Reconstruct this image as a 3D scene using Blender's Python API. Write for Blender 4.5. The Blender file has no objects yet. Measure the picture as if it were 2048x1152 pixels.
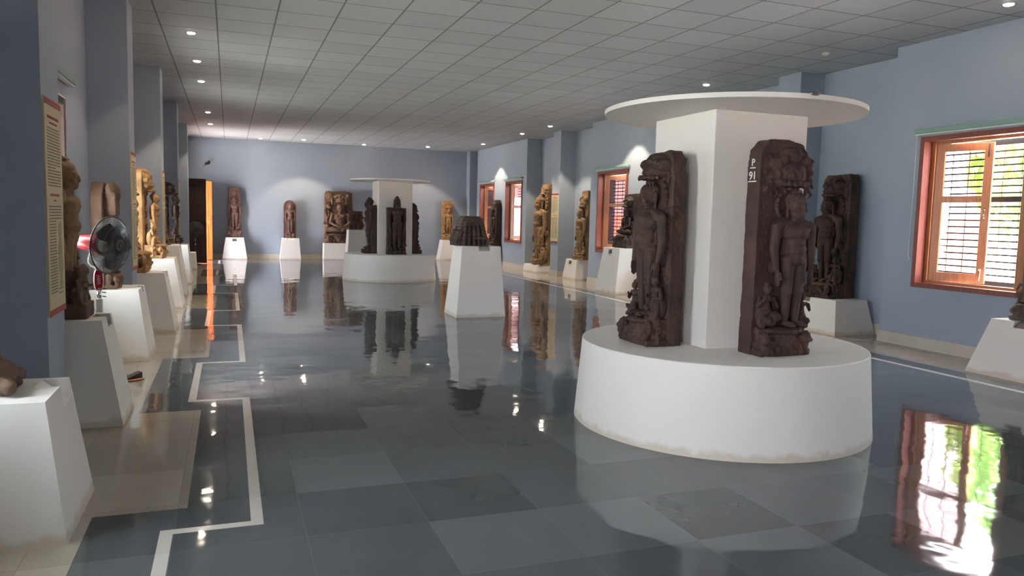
import bpy, math, random
import numpy as np
from mathutils import Vector, Matrix, Euler

SC = bpy.context.scene
COL = SC.collection
PI = math.pi
# ------------------------------------------------------------------ camera
EYE = 1.35
F_PX, YAW, PITCH, ROLL = 1522.44, 0.356536, 0.090901, 0.024515
cam_d = bpy.data.cameras.new('camera')
cam = bpy.data.objects.new('camera', cam_d)
COL.objects.link(cam)
SC.camera = cam
cam_d.sensor_fit = 'HORIZONTAL'
cam_d.sensor_width = 36.0
cam_d.lens = F_PX / 2048 * 36.0
cam_d.clip_start = 0.05
_f = Vector((math.sin(YAW) * math.cos(PITCH), math.cos(YAW) * math.cos(PITCH), -math.sin(PITCH)))
_r = Vector((math.cos(YAW), -math.sin(YAW), 0))
_u = _r.cross(_f)
_r2 = math.cos(ROLL) * _r + math.sin(ROLL) * _u
_u2 = -math.sin(ROLL) * _r + math.cos(ROLL) * _u
M = Matrix((_r2, _u2, -_f)).transposed().to_4x4()
M.translation = Vector((0, 0, EYE))
cam.matrix_world = M

# ------------------------------------------------------------------ world, exposure, daylight
SC.view_settings.view_transform = 'Standard'
SC.view_settings.look = 'None'
SC.view_settings.gamma = 1.0
SC.view_settings.use_curve_mapping = False
SC.view_settings.exposure = 1.72
W = bpy.data.worlds.new('sky')
SC.world = W
W.use_nodes = True
_nt = W.node_tree
_bg = _nt.nodes['Background']
_tc = _nt.nodes.new('ShaderNodeTexCoord')
_sx = _nt.nodes.new('ShaderNodeSeparateXYZ')
_cr = _nt.nodes.new('ShaderNodeValToRGB')
_nt.links.new(_tc.outputs['Generated'], _sx.inputs[0])
_nt.links.new(_sx.outputs['Z'], _cr.inputs[0])
_cr.color_ramp.elements[0].position = 0.0
_cr.color_ramp.elements[0].color = (0.98, 0.95, 1.0, 1)
_cr.color_ramp.elements[1].position = 0.6
_cr.color_ramp.elements[1].color = (0.86, 0.89, 1.0, 1)
_nt.links.new(_cr.outputs[0], _bg.inputs[0])
_bg.inputs[1].default_value = 9.0


def portal(name, loc, rot, sx, sy):
    l = bpy.data.lights.new(name, 'AREA')
    l.shape = 'RECTANGLE'
    l.size, l.size_y = sx, sy
    l.cycles.is_portal = True
    o = bpy.data.objects.new(name, l)
    o.location = loc
    o.rotation_euler = rot
    COL.objects.link(o)


SPOT_W = 120.0          # watts of each ceiling downlight
H = 3.43               # ceiling height
YB, YF = 23.56, -6.0   # back wall, wall behind the camera
XL, XR = -1.30, 7.70   # recessed wall planes
PL, PR = -0.93, 7.30   # faces of the left columns / right piers
RWIN = [(3.05, 4.35), (5.23, 6.53), (11.0, 12.3), (13.25, 14.55), (18.98, 20.28), (21.28, 22.6), (-0.7, 0.6)]  # last window, out of view beside the camera, is added for more daylight
LWIN = [(2.35, 3.55), (6.25, 7.45), (10.1, 11.3), (13.95, 15.15)]  # first window, out of view, is put in to light faces turned left
ADDED_DOORWAY = (-1.1, -0.1)     # unseen doorway added behind the camera to let in more daylight
WZ0, WZ1 = 0.69, 2.37
DOOR = (21.2, 22.75)
for a, b in RWIN:
    portal('daylight_portal', (7.51, (a + b) / 2, (WZ0 + WZ1) / 2), (0, PI / 2, 0), WZ1 - WZ0, b - a)
for a, b in LWIN:
    portal('daylight_portal', (-1.88, (a + b) / 2, 1.5), (0, -PI / 2, 0), 1.6, b - a)
portal('daylight_portal', (-1.5, sum(ADDED_DOORWAY) / 2, 1.15), (0, -PI / 2, 0), 2.3, 1.0)
portal('daylight_portal', (-1.5, sum(DOOR) / 2, 1.08), (0, -PI / 2, 0), 2.16, 1.55)
_s = bpy.data.lights.new('sun', 'SUN')
_s.energy, _s.angle, _s.color = 60.0, 0.009, (1.0, 0.93, 0.88)
_so = bpy.data.objects.new('sun', _s)
_so.rotation_euler = (math.radians(-8), math.radians(-22), 0)     # high sun from the left, kept off the windows by the added roof overhang
COL.objects.link(_so)


# ------------------------------------------------------------------ helpers
def tag(o, label=None, cat=None, group=None, kind=None):
    if label: o['label'] = label
    if cat: o['category'] = cat
    if group: o['group'] = group
    if kind: o['kind'] = kind
    return o


def empty(name, loc=(0, 0, 0), rz=0, label=None, cat=None, group=None, kind=None):
    o = bpy.data.objects.new(name, None)
    o.empty_display_size = 0.1
    COL.objects.link(o)
    o.location = loc
    o.rotation_euler = (0, 0, rz)
    return tag(o, label, cat, group, kind)


class N:
    """small node-tree writer"""
    def __init__(s, name):
        s.m = bpy.data.materials.new(name)
        s.m.use_nodes = True
        s.t = s.m.node_tree
        s.b = s.t.nodes['Principled BSDF']
        s.out = s.t.nodes['Material Output']

    def n(s, typ, **kw):
        nd = s.t.nodes.new(typ)
        for k, v in kw.items():
            if k.startswith('i_'):
                key = k[2:]
                nd.inputs[int(key) if key.isdigit() else key].default_value = v
            else:
                setattr(nd, k, v)
        return nd

    def l(s, a, b): s.t.links.new(a, b)

    def math(s, op, a, b=None, c=None):
        nd = s.n('ShaderNodeMath', operation=op)
        for i, v in enumerate((a, b, c)):
            if v is None: continue
            if isinstance(v, (int, float)): nd.inputs[i].default_value = v
            else: s.l(v, nd.inputs[i])
        return nd.outputs[0]

    def mix(s, fac, a, b):
        nd = s.n('ShaderNodeMix', data_type='RGBA')
        for sock, v in ((nd.inputs[0], fac), (nd.inputs[6], a), (nd.inputs[7], b)):
            if isinstance(v, (int, float)): sock.default_value = v
            elif isinstance(v, tuple): sock.default_value = (*v[:3], 1)
            else: s.l(v, sock)
        return nd.outputs[2]

    def noise(s, vec, scale, detail=4, rough=0.55):
        nd = s.n('ShaderNodeTexNoise')
        nd.inputs['Scale'].default_value = scale
        nd.inputs['Detail'].default_value = detail
        nd.inputs['Roughness'].default_value = rough
        if vec is not None: s.l(vec, nd.inputs['Vector'])
        return nd.outputs[0]

    def ramp(s, fac, p0, p1, c0=(0, 0, 0), c1=(1, 1, 1)):
        nd = s.n('ShaderNodeValToRGB')
        nd.color_ramp.elements[0].position, nd.color_ramp.elements[1].position = p0, p1
        nd.color_ramp.elements[0].color = (*c0, 1)
        nd.color_ramp.elements[1].color = (*c1, 1)
        s.l(fac, nd.inputs[0])
        return nd.outputs[0]

    def bump(s, hgt, strength=0.3, dist=0.01):
        nd = s.n('ShaderNodeBump')
        nd.inputs['Strength'].default_value = strength
        nd.inputs['Distance'].default_value = dist
        s.l(hgt, nd.inputs['Height'])
        s.l(nd.outputs[0], s.b.inputs['Normal'])

    def pos(s): return s.n('ShaderNodeNewGeometry').outputs['Position']
    def obj(s): return s.n('ShaderNodeTexCoord').outputs['Object']


def lin(r, g, b):
    f = lambda c: (c / 255 / 12.92) if c / 255 <= 0.04045 else ((c / 255 + 0.055) / 1.055) ** 2.4
    return (f(r), f(g), f(b))


def simple(name, rgb, rough=0.5, metal=0.0, var=0.0, scale=8, bump=0.0, emit=None):
    w = N(name)
    w.b.inputs['Roughness'].default_value = rough
    w.b.inputs['Metallic'].default_value = metal
    if var or bump:
        nz = w.noise(w.obj(), scale)
        if var:
            w.l(w.mix(nz, tuple(c * (1 - var) for c in rgb), tuple(min(1, c * (1 + var)) for c in rgb)), w.b.inputs['Base Color'])
        if bump: w.bump(w.noise(w.obj(), scale * 5), bump, 0.004)
    if not var: w.b.inputs['Base Color'].default_value = (*rgb, 1)
    if emit:
        w.b.inputs['Emission Color'].default_value = (*rgb, 1)
        w.b.inputs['Emission Strength'].default_value = emit
    return w.m


def stone(name, dark, light, patch=None, rough=0.72):
    w = N(name)
    v = w.obj()
    n1 = w.noise(v, 5.0, 6, 0.6)
    c = w.mix(w.ramp(n1, 0.32, 0.68), dark, light)
    if patch:
        n2 = w.noise(v, 3.1, 3, 0.5)
        c = w.mix(w.ramp(n2, 0.55, 0.72), c, patch)
    n3 = w.noise(v, 60, 3, 0.6)
    c = w.mix(w.math('MULTIPLY', w.ramp(n3, 0.35, 0.7), 0.18), c, tuple(x * 0.5 for x in dark))
    w.l(c, w.b.inputs['Base Color'])
    w.b.inputs['Roughness'].default_value = rough
    w.b.inputs['Specular IOR Level'].default_value = 0.3
    w.bump(w.noise(v, 90, 4, 0.65), 0.35, 0.004)
    return w.m


def wall_paint():
    w = N('blue_grey_wall_paint')
    v = w.pos()
    n1 = w.noise(v, 1.3, 4)
    w.l(w.mix(n1, (0.298, 0.347, 0.425), (0.343, 0.392, 0.472)), w.b.inputs['Base Color'])
    w.b.inputs['Roughness'].default_value = 0.6
    w.bump(w.noise(v, 120, 2), 0.12, 0.002)
    return w.m


def plaster(name='white_plaster', rgb=(0.80, 0.765, 0.735), dirt=True):
    w = N(name)
    v = w.pos()
    n1 = w.noise(v, 2.2, 5)
    c = w.mix(n1, tuple(x * 0.95 for x in rgb), rgb)
    if dirt:     # scuffs and a thin stained band where mops touch the foot
        sc = w.ramp(w.noise(v, 16, 5, 0.7), 0.66, 0.74)
        c = w.mix(w.math('MULTIPLY', sc, 0.16), c, (0.42, 0.36, 0.28))
        z = w.n('ShaderNodeSeparateXYZ'); w.l(v, z.inputs[0])
        hh = w.math('ADD', w.math('MULTIPLY', w.noise(v, 9, 4), 0.10), -0.025)
        band = w.n('ShaderNodeMapRange'); band.inputs[1].default_value = 0.0; band.inputs[2].default_value = 0.03
        band.inputs[3].default_value = 1.0; band.inputs[4].default_value = 0.0
        w.l(w.math('SUBTRACT', z.outputs[2], hh), band.inputs[0])
        c = w.mix(w.math('MULTIPLY', band.outputs[0], 0.55), c, (0.50, 0.40, 0.27))
    w.l(c, w.b.inputs['Base Color'])
    w.b.inputs['Roughness'].default_value = 0.55
    w.bump(w.noise(v, 70, 3), 0.1, 0.002)
    return w.m


def grid(w, v, x0, y0, t, half):
    """cell id vector and line mask of a square grid in x, y"""
    s = w.n('ShaderNodeSeparateXYZ'); w.l(v, s.inputs[0])
    gx = w.math('DIVIDE', w.math('SUBTRACT', s.outputs[0], x0), t)
    gy = w.math('DIVIDE', w.math('SUBTRACT', s.outputs[1], y0), t)
    cid = w.n('ShaderNodeCombineXYZ')
    w.l(w.math('FLOOR', gx), cid.inputs[0]); w.l(w.math('FLOOR', gy), cid.inputs[1])
    dx = w.math('PINGPONG', gx, 0.5); dy = w.math('PINGPONG', gy, 0.5)
    m = w.math('LESS_THAN', w.math('MINIMUM', dx, dy), half / t)
    wn = w.n('ShaderNodeTexWhiteNoise', noise_dimensions='2D')
    w.l(cid.outputs[0], wn.inputs['Vector'])
    return m, wn.outputs['Value'], wn.outputs['Color']


def floor_mat(name, c0, c1, line, lf=0.16, rough=0.03):
    w = N(name)
    v = w.pos()
    m, rnd, rcol = grid(w, v, 0.82, 2.66, 0.525, 0.0022)
    n1 = w.noise(v, 2.4, 6, 0.65)
    f = w.math('ADD', w.math('MULTIPLY', rnd, 0.62), w.math('MULTIPLY', n1, 0.38))
    c = w.mix(w.ramp(f, 0.2, 0.8), c0, c1)
    c = w.mix(w.math('MULTIPLY', m, lf), c, line)
    w.l(c, w.b.inputs['Base Color'])
    w.b.inputs['IOR'].default_value = 1.5
    rr = w.ramp(w.noise(v, 5, 4), 0.3, 0.8, (rough,) * 3, (rough + 0.05,) * 3)
    w.l(rr, w.b.inputs['Roughness'])
    # hand polished slabs: gentle waves plus a tiny tilt of each slab
    big = w.noise(v, 2.2, 1, 0.4)
    sml = w.noise(v, 7.0, 1, 0.4)
    hgt = w.math('ADD', big, w.math('MULTIPLY', sml, 0.22))
    bp = w.n('ShaderNodeBump'); bp.inputs['Strength'].default_value = 1.0; bp.inputs['Distance'].default_value = 0.0042
    w.l(hgt, bp.inputs['Height'])
    til = w.n('ShaderNodeVectorMath', operation='SUBTRACT'); w.l(rcol, til.inputs[0]); til.inputs[1].default_value = (0.5, 0.5, 0.5)
    sc = w.n('ShaderNodeVectorMath', operation='MULTIPLY'); w.l(til.outputs[0], sc.inputs[0]); sc.inputs[1].default_value = (0.006, 0.006, 0)
    ad = w.n('ShaderNodeVectorMath', operation='ADD'); w.l(bp.outputs[0], ad.inputs[0]); w.l(sc.outputs[0], ad.inputs[1])
    nm = w.n('ShaderNodeVectorMath', operation='NORMALIZE'); w.l(ad.outputs[0], nm.inputs[0])
    w.l(nm.outputs[0], w.b.inputs['Normal'])
    return w.m


def ceiling_mat():
    w = N('mineral_ceiling_tile')
    v = w.pos()
    m, rnd, _ = grid(w, v, -1.3076, 7.262, 0.6, 0.0085)
    c = w.mix(rnd, (0.43, 0.452, 0.492), (0.485, 0.507, 0.548))
    c = w.mix(w.math('MULTIPLY', w.ramp(w.noise(v, 220, 1), 0.6, 0.62), 0.25), c, (0.3, 0.3, 0.3))
    c = w.mix(m, c, (0.17, 0.17, 0.17))
    w.l(c, w.b.inputs['Base Color'])
    w.b.inputs['Roughness'].default_value = 0.7
    return w.m


def wood(name, c0, c1, rough=0.4):
    w = N(name)
    v = w.obj()
    mp = w.n('ShaderNodeMapping'); mp.inputs['Scale'].default_value = (14, 14, 1.2); w.l(v, mp.inputs[0])
    n1 = w.noise(mp.outputs[0], 3.0, 5, 0.6)
    w.l(w.mix(w.ramp(n1, 0.3, 0.7), c0, c1), w.b.inputs['Base Color'])
    w.b.inputs['Roughness'].default_value = rough
    return w.m


def glass(name, tint=(0.9, 0.95, 0.93), gl=0.12, haze=0.0):
    w = N(name)
    w.t.nodes.remove(w.b)
    tr = w.n('ShaderNodeBsdfTransparent'); tr.inputs[0].default_value = (*tint, 1)
    gs = w.n('ShaderNodeBsdfGlossy'); gs.inputs['Roughness'].default_value = 0.02
    mx = w.n('ShaderNodeMixShader'); mx.inputs[0].default_value = gl
    w.l(tr.outputs[0], mx.inputs[1]); w.l(gs.outputs[0], mx.inputs[2])
    last = mx
    if haze:
        tl = w.n('ShaderNodeBsdfTranslucent'); tl.inputs[0].default_value = (*tint, 1)
        m2 = w.n('ShaderNodeMixShader'); m2.inputs[0].default_value = haze
        w.l(mx.outputs[0], m2.inputs[1]); w.l(tl.outputs[0], m2.inputs[2]); last = m2
    w.l(last.outputs[0], w.out.inputs[0])
    return w.m


MAT = dict(
    wall=wall_paint(), plaster=plaster(), ceil=ceiling_mat(),
    floor=floor_mat('dark_polished_stone', (0.053, 0.061, 0.066), (0.116, 0.127, 0.135), (0.25, 0.24, 0.22)),
    pale=floor_mat('pale_polished_stone', (0.30, 0.265, 0.225), (0.40, 0.36, 0.31), (0.2, 0.18, 0.15), 0.5, 0.07),
    strip=floor_mat('white_marble_strip', (0.52, 0.48, 0.44), (0.62, 0.58, 0.54), (0.4, 0.37, 0.33), 0.3, 0.10),
    skirt=simple('skirting_stone', (0.55, 0.50, 0.43), 0.4, var=0.15, scale=5),
    frame=wood('red_oxide_window_frame', lin(116, 56, 45), lin(146, 80, 66), 0.4),
    leaf=wood('orange_varnished_wood', lin(166, 104, 64), lin(192, 132, 90), 0.35),
    orange=wood('orange_door_wood', lin(176, 78, 30), lin(204, 100, 44), 0.4),
    dark_shade_wood=wood('dark_and_shaded_wood', lin(44, 26, 22), lin(62, 38, 30), 0.45),  # brown wood, also carries the painted shade of the near door leaf
    iron=simple('black_iron', (0.012, 0.012, 0.014), 0.45),
    steel=simple('bright_steel', (0.75, 0.75, 0.74), 0.25, 1.0),
    glass=glass('window_glass'), film=glass('pink_dimming_glass', (0.21, 0.155, 0.15), 0.06), dim_pane_l=glass('pale_dimming_glass', (0.62, 0.55, 0.54), 0.06), tint=glass('dark_window_glass', (0.05, 0.06, 0.06), 0.25),  # pink and pale panes: dimmed pinkish daylight put into the glass tint
    green=simple('pale_green_blind', lin(134, 165, 155), 0.5),
    whitep=simple('white_paint', (0.8, 0.8, 0.78), 0.4),
    plate=simple('grey_label_plate', lin(88, 84, 78), 0.35, var=0.2, scale=60),
    plate_l=simple('pale_label_plate', lin(190, 186, 178), 0.3, var=0.1, scale=60),
    board=simple('cream_board', lin(196, 184, 150), 0.5, var=0.06, scale=12),
    red=simple('red_print', lin(150, 46, 48), 0.5),
    ink=simple('grey_print', lin(134, 122, 98), 0.6),
    orangeink=simple('orange_print', lin(190, 90, 50), 0.6),
    fanred=simple('red_plastic', lin(190, 28, 52), 0.28),
    fanwhite=simple('white_plastic', (0.72, 0.71, 0.68), 0.35),
    fanblack=simple('black_plastic', (0.02, 0.02, 0.022), 0.35),
    chrome=simple('chrome', (0.8, 0.8, 0.82), 0.15, 1.0),
    lamp=simple('lamp_glow', (1.0, 0.86, 0.66), 0.5, emit=30.0),
    deadlamp=simple('unlit_lamp', (0.5, 0.5, 0.48), 0.3),
    st_brown=stone('dark_brown_sandstone', lin(56, 42, 39), lin(84, 65, 58), lin(100, 76, 60)),
    st_choc=stone('chocolate_sandstone', lin(57, 42, 40), lin(80, 60, 56), lin(96, 66, 57)),
    st_slate=stone('slate_brown_stone', lin(68, 57, 51), lin(102, 88, 79), lin(84, 68, 56)),
    st_red=stone('reddish_sandstone', lin(98, 74, 69), lin(130, 102, 94), lin(84, 64, 60)),
    st_tan=stone('tan_sandstone', lin(122, 95, 70), lin(154, 124, 92), lin(104, 82, 60)),
    st_ochre=stone('ochre_sandstone', lin(140, 104, 68), lin(178, 140, 98), lin(112, 82, 56)),
    st_black=stone('black_brown_stone', lin(54, 43, 41), lin(82, 67, 62), lin(70, 54, 46)),
    st_grey=stone('grey_brown_stone', lin(84, 74, 62), lin(124, 112, 96), lin(92, 78, 60)),
    st_warm=stone('warm_brown_stone', lin(88, 67, 57), lin(124, 99, 82), lin(80, 62, 55)),
    mark=simple('white_paint_mark', (0.8, 0.78, 0.74), 0.6),
    soil=simple('sandy_soil', lin(178, 175, 168), 0.9, var=0.15, scale=0.8),
    outwall=simple('pink_wall_outside', lin(222, 176, 160), 0.8, var=0.08, scale=1.5),
    bark=simple('bark', lin(110, 90, 70), 0.9), leaves=simple('green_leaves', lin(120, 160, 70), 0.6, var=0.35, scale=3),
)


def link(name, me, mat, parent=None):
    o = bpy.data.objects.new(name, me)
    COL.objects.link(o)
    if mat:
        for m in (mat if isinstance(mat, list) else [mat]): me.materials.append(m)
    if parent: o.parent = parent
    return o


_ICO = {}
def ico(k):
    if k not in _ICO:
        import bmesh
        bm = bmesh.new(); bmesh.ops.create_icosphere(bm, subdivisions=k, radius=1)
        bm.verts.ensure_lookup_table()
        _ICO[k] = (np.array([v.co[:] for v in bm.verts]), [tuple(v.index for v in f.verts) for f in bm.faces]); bm.free()
    return _ICO[k]


class MB:
    """collects shapes, builds ONE mesh object"""
    def __init__(s): s.V, s.F, s.n, s.S, s.mi = [], [], 0, [], []

    def raw(s, v, f, smooth=False, mi=0):
        v = np.asarray(v, float).reshape(-1, 3)
        s.V.append(v); s.F += [tuple(i + s.n for i in q) for q in f]; s.S += [smooth] * len(f); s.mi += [mi] * len(f)
        s.n += len(v)
        return s

    def box(s, x0, x1, y0, y1, z0, z1, mi=0):
        v = [(x, y, z) for x in (x0, x1) for y in (y0, y1) for z in (z0, z1)]
        return s.raw(v, [(0, 1, 3, 2), (4, 6, 7, 5), (0, 4, 5, 1), (2, 3, 7, 6), (0, 2, 6, 4), (1, 5, 7, 3)], mi=mi)

    def rbox(s, c, size, rot=(0, 0, 0), mi=0):
        R = np.array(Euler(rot).to_matrix()); h = np.array(size) / 2
        v = [np.array(c) + R @ (h * np.array((a, b, d))) for a in (-1, 1) for b in (-1, 1) for d in (-1, 1)]
        return s.raw(v, [(0, 1, 3, 2), (4, 6, 7, 5), (0, 4, 5, 1), (2, 3, 7, 6), (0, 2, 6, 4), (1, 5, 7, 3)], mi=mi)

    def ell(s, c, r, rot=None, k=2):
        v, f = ico(k)
        r = (r, r, r) if isinstance(r, (int, float)) else r
        v = v * np.array(r)
        if rot: v = v @ np.array(Euler(rot).to_matrix()).T
        return s.raw(v + np.array(c), f, True)

    def cap(s, p, q, r1, r2, k=1):
        p, q = np.array(p, float), np.array(q, float)
        n = max(2, int(np.linalg.norm(q - p) / (0.55 * min(r1, r2))) + 1)
        for i in range(n + 1):
            t = i / n
            s.ell(p + (q - p) * t, float(r1 + (r2 - r1) * t), k=k)
        return s

    def prism(s, pts, y0, y1):
        """outline in x, z, extruded along y"""
        n = len(pts)
        v = [(x, y0, z) for x, z in pts] + [(x, y1, z) for x, z in pts]
        f = [tuple(range(n)), tuple(range(2 * n - 1, n - 1, -1))] + [(i, i + n, (i + 1) % n + n, (i + 1) % n) for i in range(n)]
        return s.raw(v, f)

    def lathe(s, prof, c=(0, 0, 0), seg=48, smooth=True, axis='z', M=None, close=True):
        v, f = [], []
        for r, z in prof:
            for i in range(seg):
                a = 2 * PI * i / seg
                v.append((r * math.cos(a), r * math.sin(a), z))
        for j in range(len(prof) - 1):
            for i in range(seg):
                k = (i + 1) % seg
                f.append((j * seg + i, j * seg + k, (j + 1) * seg + k, (j + 1) * seg + i))
        if close:
            f.append(tuple(range(seg - 1, -1, -1))); f.append(tuple((len(prof) - 1) * seg + i for i in range(seg)))
        v = np.array(v)
        if M is not None: v = v @ np.array(M).T
        s.raw(v + np.array(c), f, smooth)
        if close and smooth: s.S[-1] = s.S[-2] = False
        return s

    def tube(s, pts, r, seg=8, closed=False):
        P = [np.array(p, float) for p in pts]; n = len(P); v, f = [], []
        up = np.array((0, 0, 1.0))
        for i in range(n):
            a, b = (P[i - 1] if (i or closed) else P[i]), (P[(i + 1) % n] if (i < n - 1 or closed) else P[i])
            t = b - a; t = t / (np.linalg.norm(t) + 1e-12)
            s1 = np.cross(t, up)
            if np.linalg.norm(s1) < 1e-3: s1 = np.cross(t, (1.0, 0, 0))
            s1 /= np.linalg.norm(s1); s2 = np.cross(t, s1)
            for k in range(seg):
                w = 2 * PI * k / seg
                v.append(P[i] + r * (math.cos(w) * s1 + math.sin(w) * s2))
        for i in range(n if closed else n - 1):
            j = (i + 1) % n
            for k in range(seg):
                f.append((i * seg + k, i * seg + (k + 1) % seg, j * seg + (k + 1) % seg, j * seg + k))
        if not closed: f += [tuple(range(seg - 1, -1, -1)), tuple((n - 1) * seg + k for k in range(seg))]
        return s.raw(v, f, True)

    def mesh(s, name):
        me = bpy.data.meshes.new(name)
        me.from_pydata(np.concatenate(s.V).tolist(), [], s.F)
        me.polygons.foreach_set('use_smooth', s.S)
        me.polygons.foreach_set('material_index', s.mi)
        me.update()
        return me

    def build(s, name, mat, parent=None, bevel=0.0):
        import bmesh
        me = s.mesh(name)
        bm = bmesh.new(); bm.from_mesh(me)
        bmesh.ops.recalc_face_normals(bm, faces=bm.faces)
        if bevel:
            ed = [e for e in bm.edges if len(e.link_faces) == 2 and e.calc_face_angle(0) > 0.5]
            bmesh.ops.bevel(bm, geom=ed, offset=bevel, segments=2, affect='EDGES', profile=0.5, clamp_overlap=True)
        bm.to_mesh(me); bm.free()
        return link(name, me, mat, parent)

    def carve(s, name, mat, parent, vox, rough=1.0, seed=0, smooth=3, back=False):
        """melt the shapes into one worn carved stone surface"""
        me = s.mesh(name)
        o = bpy.data.objects.new(name, me); COL.objects.link(o)
        m = o.modifiers.new('r', 'REMESH'); m.mode = 'VOXEL'; m.voxel_size = vox; m.use_smooth_shade = True
        m = o.modifiers.new('s', 'SMOOTH'); m.iterations = smooth; m.factor = 0.5
        if rough:
            for sc, st in ((0.09, 0.011), (0.022, 0.005)):
                t = bpy.data.textures.new('wear', 'CLOUDS'); t.noise_scale = sc; t.noise_depth = 2
                m = o.modifiers.new('d', 'DISPLACE'); m.texture = t; m.strength = st * rough; m.mid_level = 0.5; m.texture_coords = 'LOCAL'
        dg = bpy.context.evaluated_depsgraph_get(); dg.update()
        new = bpy.data.meshes.new_from_object(o.evaluated_get(dg))
        new.name = name
        bpy.data.objects.remove(o); bpy.data.meshes.remove(me)
        co = np.empty(len(new.vertices) * 3); new.vertices.foreach_get('co', co); co = co.reshape(-1, 3)
        co[:, 2] = np.maximum(co[:, 2], 0.0)
        if back: co[:, 1] = np.minimum(co[:, 1], 0.0)
        new.vertices.foreach_set('co', co.ravel()); new.update()
        new.polygons.foreach_set('use_smooth', [True] * len(new.polygons))
        new.materials.clear()
        return link(name, new, mat, parent)


def structure(name, mb, mat, parent=None, bevel=0):
    o = mb.build(name, mat, parent, bevel)
    if parent is None: o['kind'] = 'structure'
    return o


# ------------------------------------------------------------------ room shell
def build_floor():
    outs = [(3.37 + 3.84 * k, 5.80 + 3.84 * k) for k in range(-3, 6)]
    recs = [(3.66 + 3.85 * k, 5.50 + 3.85 * k) for k in range(-3, 6)]
    w = 0.052
    xs = sorted({-1.7, -0.575, -0.285, -0.285 + w, -0.19, 0.13 - w, 0.13, 6.215, 6.285, 6.52, 8.0, 2.0, 4.0})
    ys = {YF - 0.3, YB + 0.1, YB - 0.16}
    for a, b in outs: ys |= {a, a + w, b - w, b}
    for a, b in recs: ys |= {a, b}
    ys = sorted(y for y in ys if YF - 0.31 < y < YB + 0.2)
    mb = MB()

    def kind(x, y):
        if y > YB - 0.16: return 1
        if x < -0.575 or x > 6.52: return 1
        if 6.215 < x < 6.285: return 2
        o = any(a < y < b for a, b in outs)
        edge = any(a < y < a + w or b - w < y < b for a, b in outs)
        if edge and -0.285 < x < 0.13: return 2
        if o and 0.13 - w < x < 0.13: return 2
        if not o and -0.285 < x < -0.285 + w: return 2
        if x < -0.19 and any(a < y < b for a, b in recs): return 1
        return 0
    vi = {}
    V, Fc, mi = [], [], []
    for i, x in enumerate(xs):
        for j, y in enumerate(ys): vi[i, j] = len(V); V.append((x, y, 0))
    for i in range(len(xs) - 1):
        for j in range(len(ys) - 1):
            Fc.append((vi[i, j], vi[i + 1, j], vi[i + 1, j + 1], vi[i, j + 1])); mi.append(kind((xs[i] + xs[i + 1]) / 2, (ys[j] + ys[j + 1]) / 2))
    me = bpy.data.meshes.new('floor'); me.from_pydata(V, [], Fc); me.polygons.foreach_set('material_index', mi)
    o = link('floor', me, [MAT['floor'], MAT['pale'], MAT['strip']]); o['kind'] = 'structure'


build_floor()
structure('ceiling', MB().box(-1.6, 8.0, YF - 0.3, YB + 0.3, H, H + 0.15), MAT['ceil'])
structure('sun_block_roof', MB().box(-3.4, 8.2, YF - 2, YB + 2, H + 0.15, H + 0.35), MAT['plaster'])  # unseen slab, its overhang added to block direct sun


def wall_with_holes(mb, x0, x1, y0, y1, holes):
    """wall slab in y, z with rectangular holes (ya, yb, za, zb)"""
    y = y0
    for a, b, za, zb in sorted(holes):
        if a > y: mb.box(x0, x1, y, a, 0, H)
        if za > 0: mb.box(x0, x1, a, b, 0, za)
        mb.box(x0, x1, a, b, zb, H)
        y = b
    if y1 > y: mb.box(x0, x1, y, y1, 0, H)


wr = MB()
WT = 0.20      # wall thickness left in front of each window recess
PIERS = [(YF, 1.0), (2.7, 6.95), (10.65, 14.9), (18.7, 22.95)]
RCOLS = [(1.9, 2.0), (8.55, 9.0), (16.55, 17.0)]
for a, b in PIERS:
    wall_with_holes(wr, PR, PR + WT, a, b, [(p, q, WZ0, WZ1) for p, q in RWIN if a < p < b])
    wr.box(PR + WT, XR, a, a + .15, 0, H); wr.box(PR + WT, XR, b - .15, b, 0, H)
for a, b in RCOLS[1:]: wr.box(PR, XR, a, b, 0, H)
for a, b in ((PIERS[0][1], PIERS[1][0]), (PIERS[1][1], PIERS[2][0]), (PIERS[2][1], PIERS[3][0]), (PIERS[3][1], YB + .2)): wr.box(XR, XR + 0.12, a - .15, b + .15, 0, H)
structure('wall_right', wr, MAT['wall'])
wl = MB()
LCOLS = [(4.72 + 3.845 * k, 4.72 + 3.845 * k + 0.45) for k in range(-2, 5)]
wall_with_holes(wl, XL - 0.2, XL, YF, YB + 0.2, [(p, q, WZ0, 2.26) for p, q in LWIN] + [(DOOR[0], DOOR[1], 0, 2.2), (*ADDED_DOORWAY, 0, 2.3)])
for a, b in LCOLS: wl.box(XL, PL, a, b, 0, H)
structure('wall_left', wl, MAT['wall'])
wb = MB().box(XL - 0.2, XR + 0.12, YB, YB + 0.2, 0, H)
wb.box(7.13, XR, YB - 0.35, YB, 0, H)
structure('wall_back', wb, MAT['wall'])
wf = MB()
wf.box(XL - 0.2, XR + 0.12, YF - 0.2, YF, 0, H)
structure('wall_front', wf, MAT['wall'])
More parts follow.
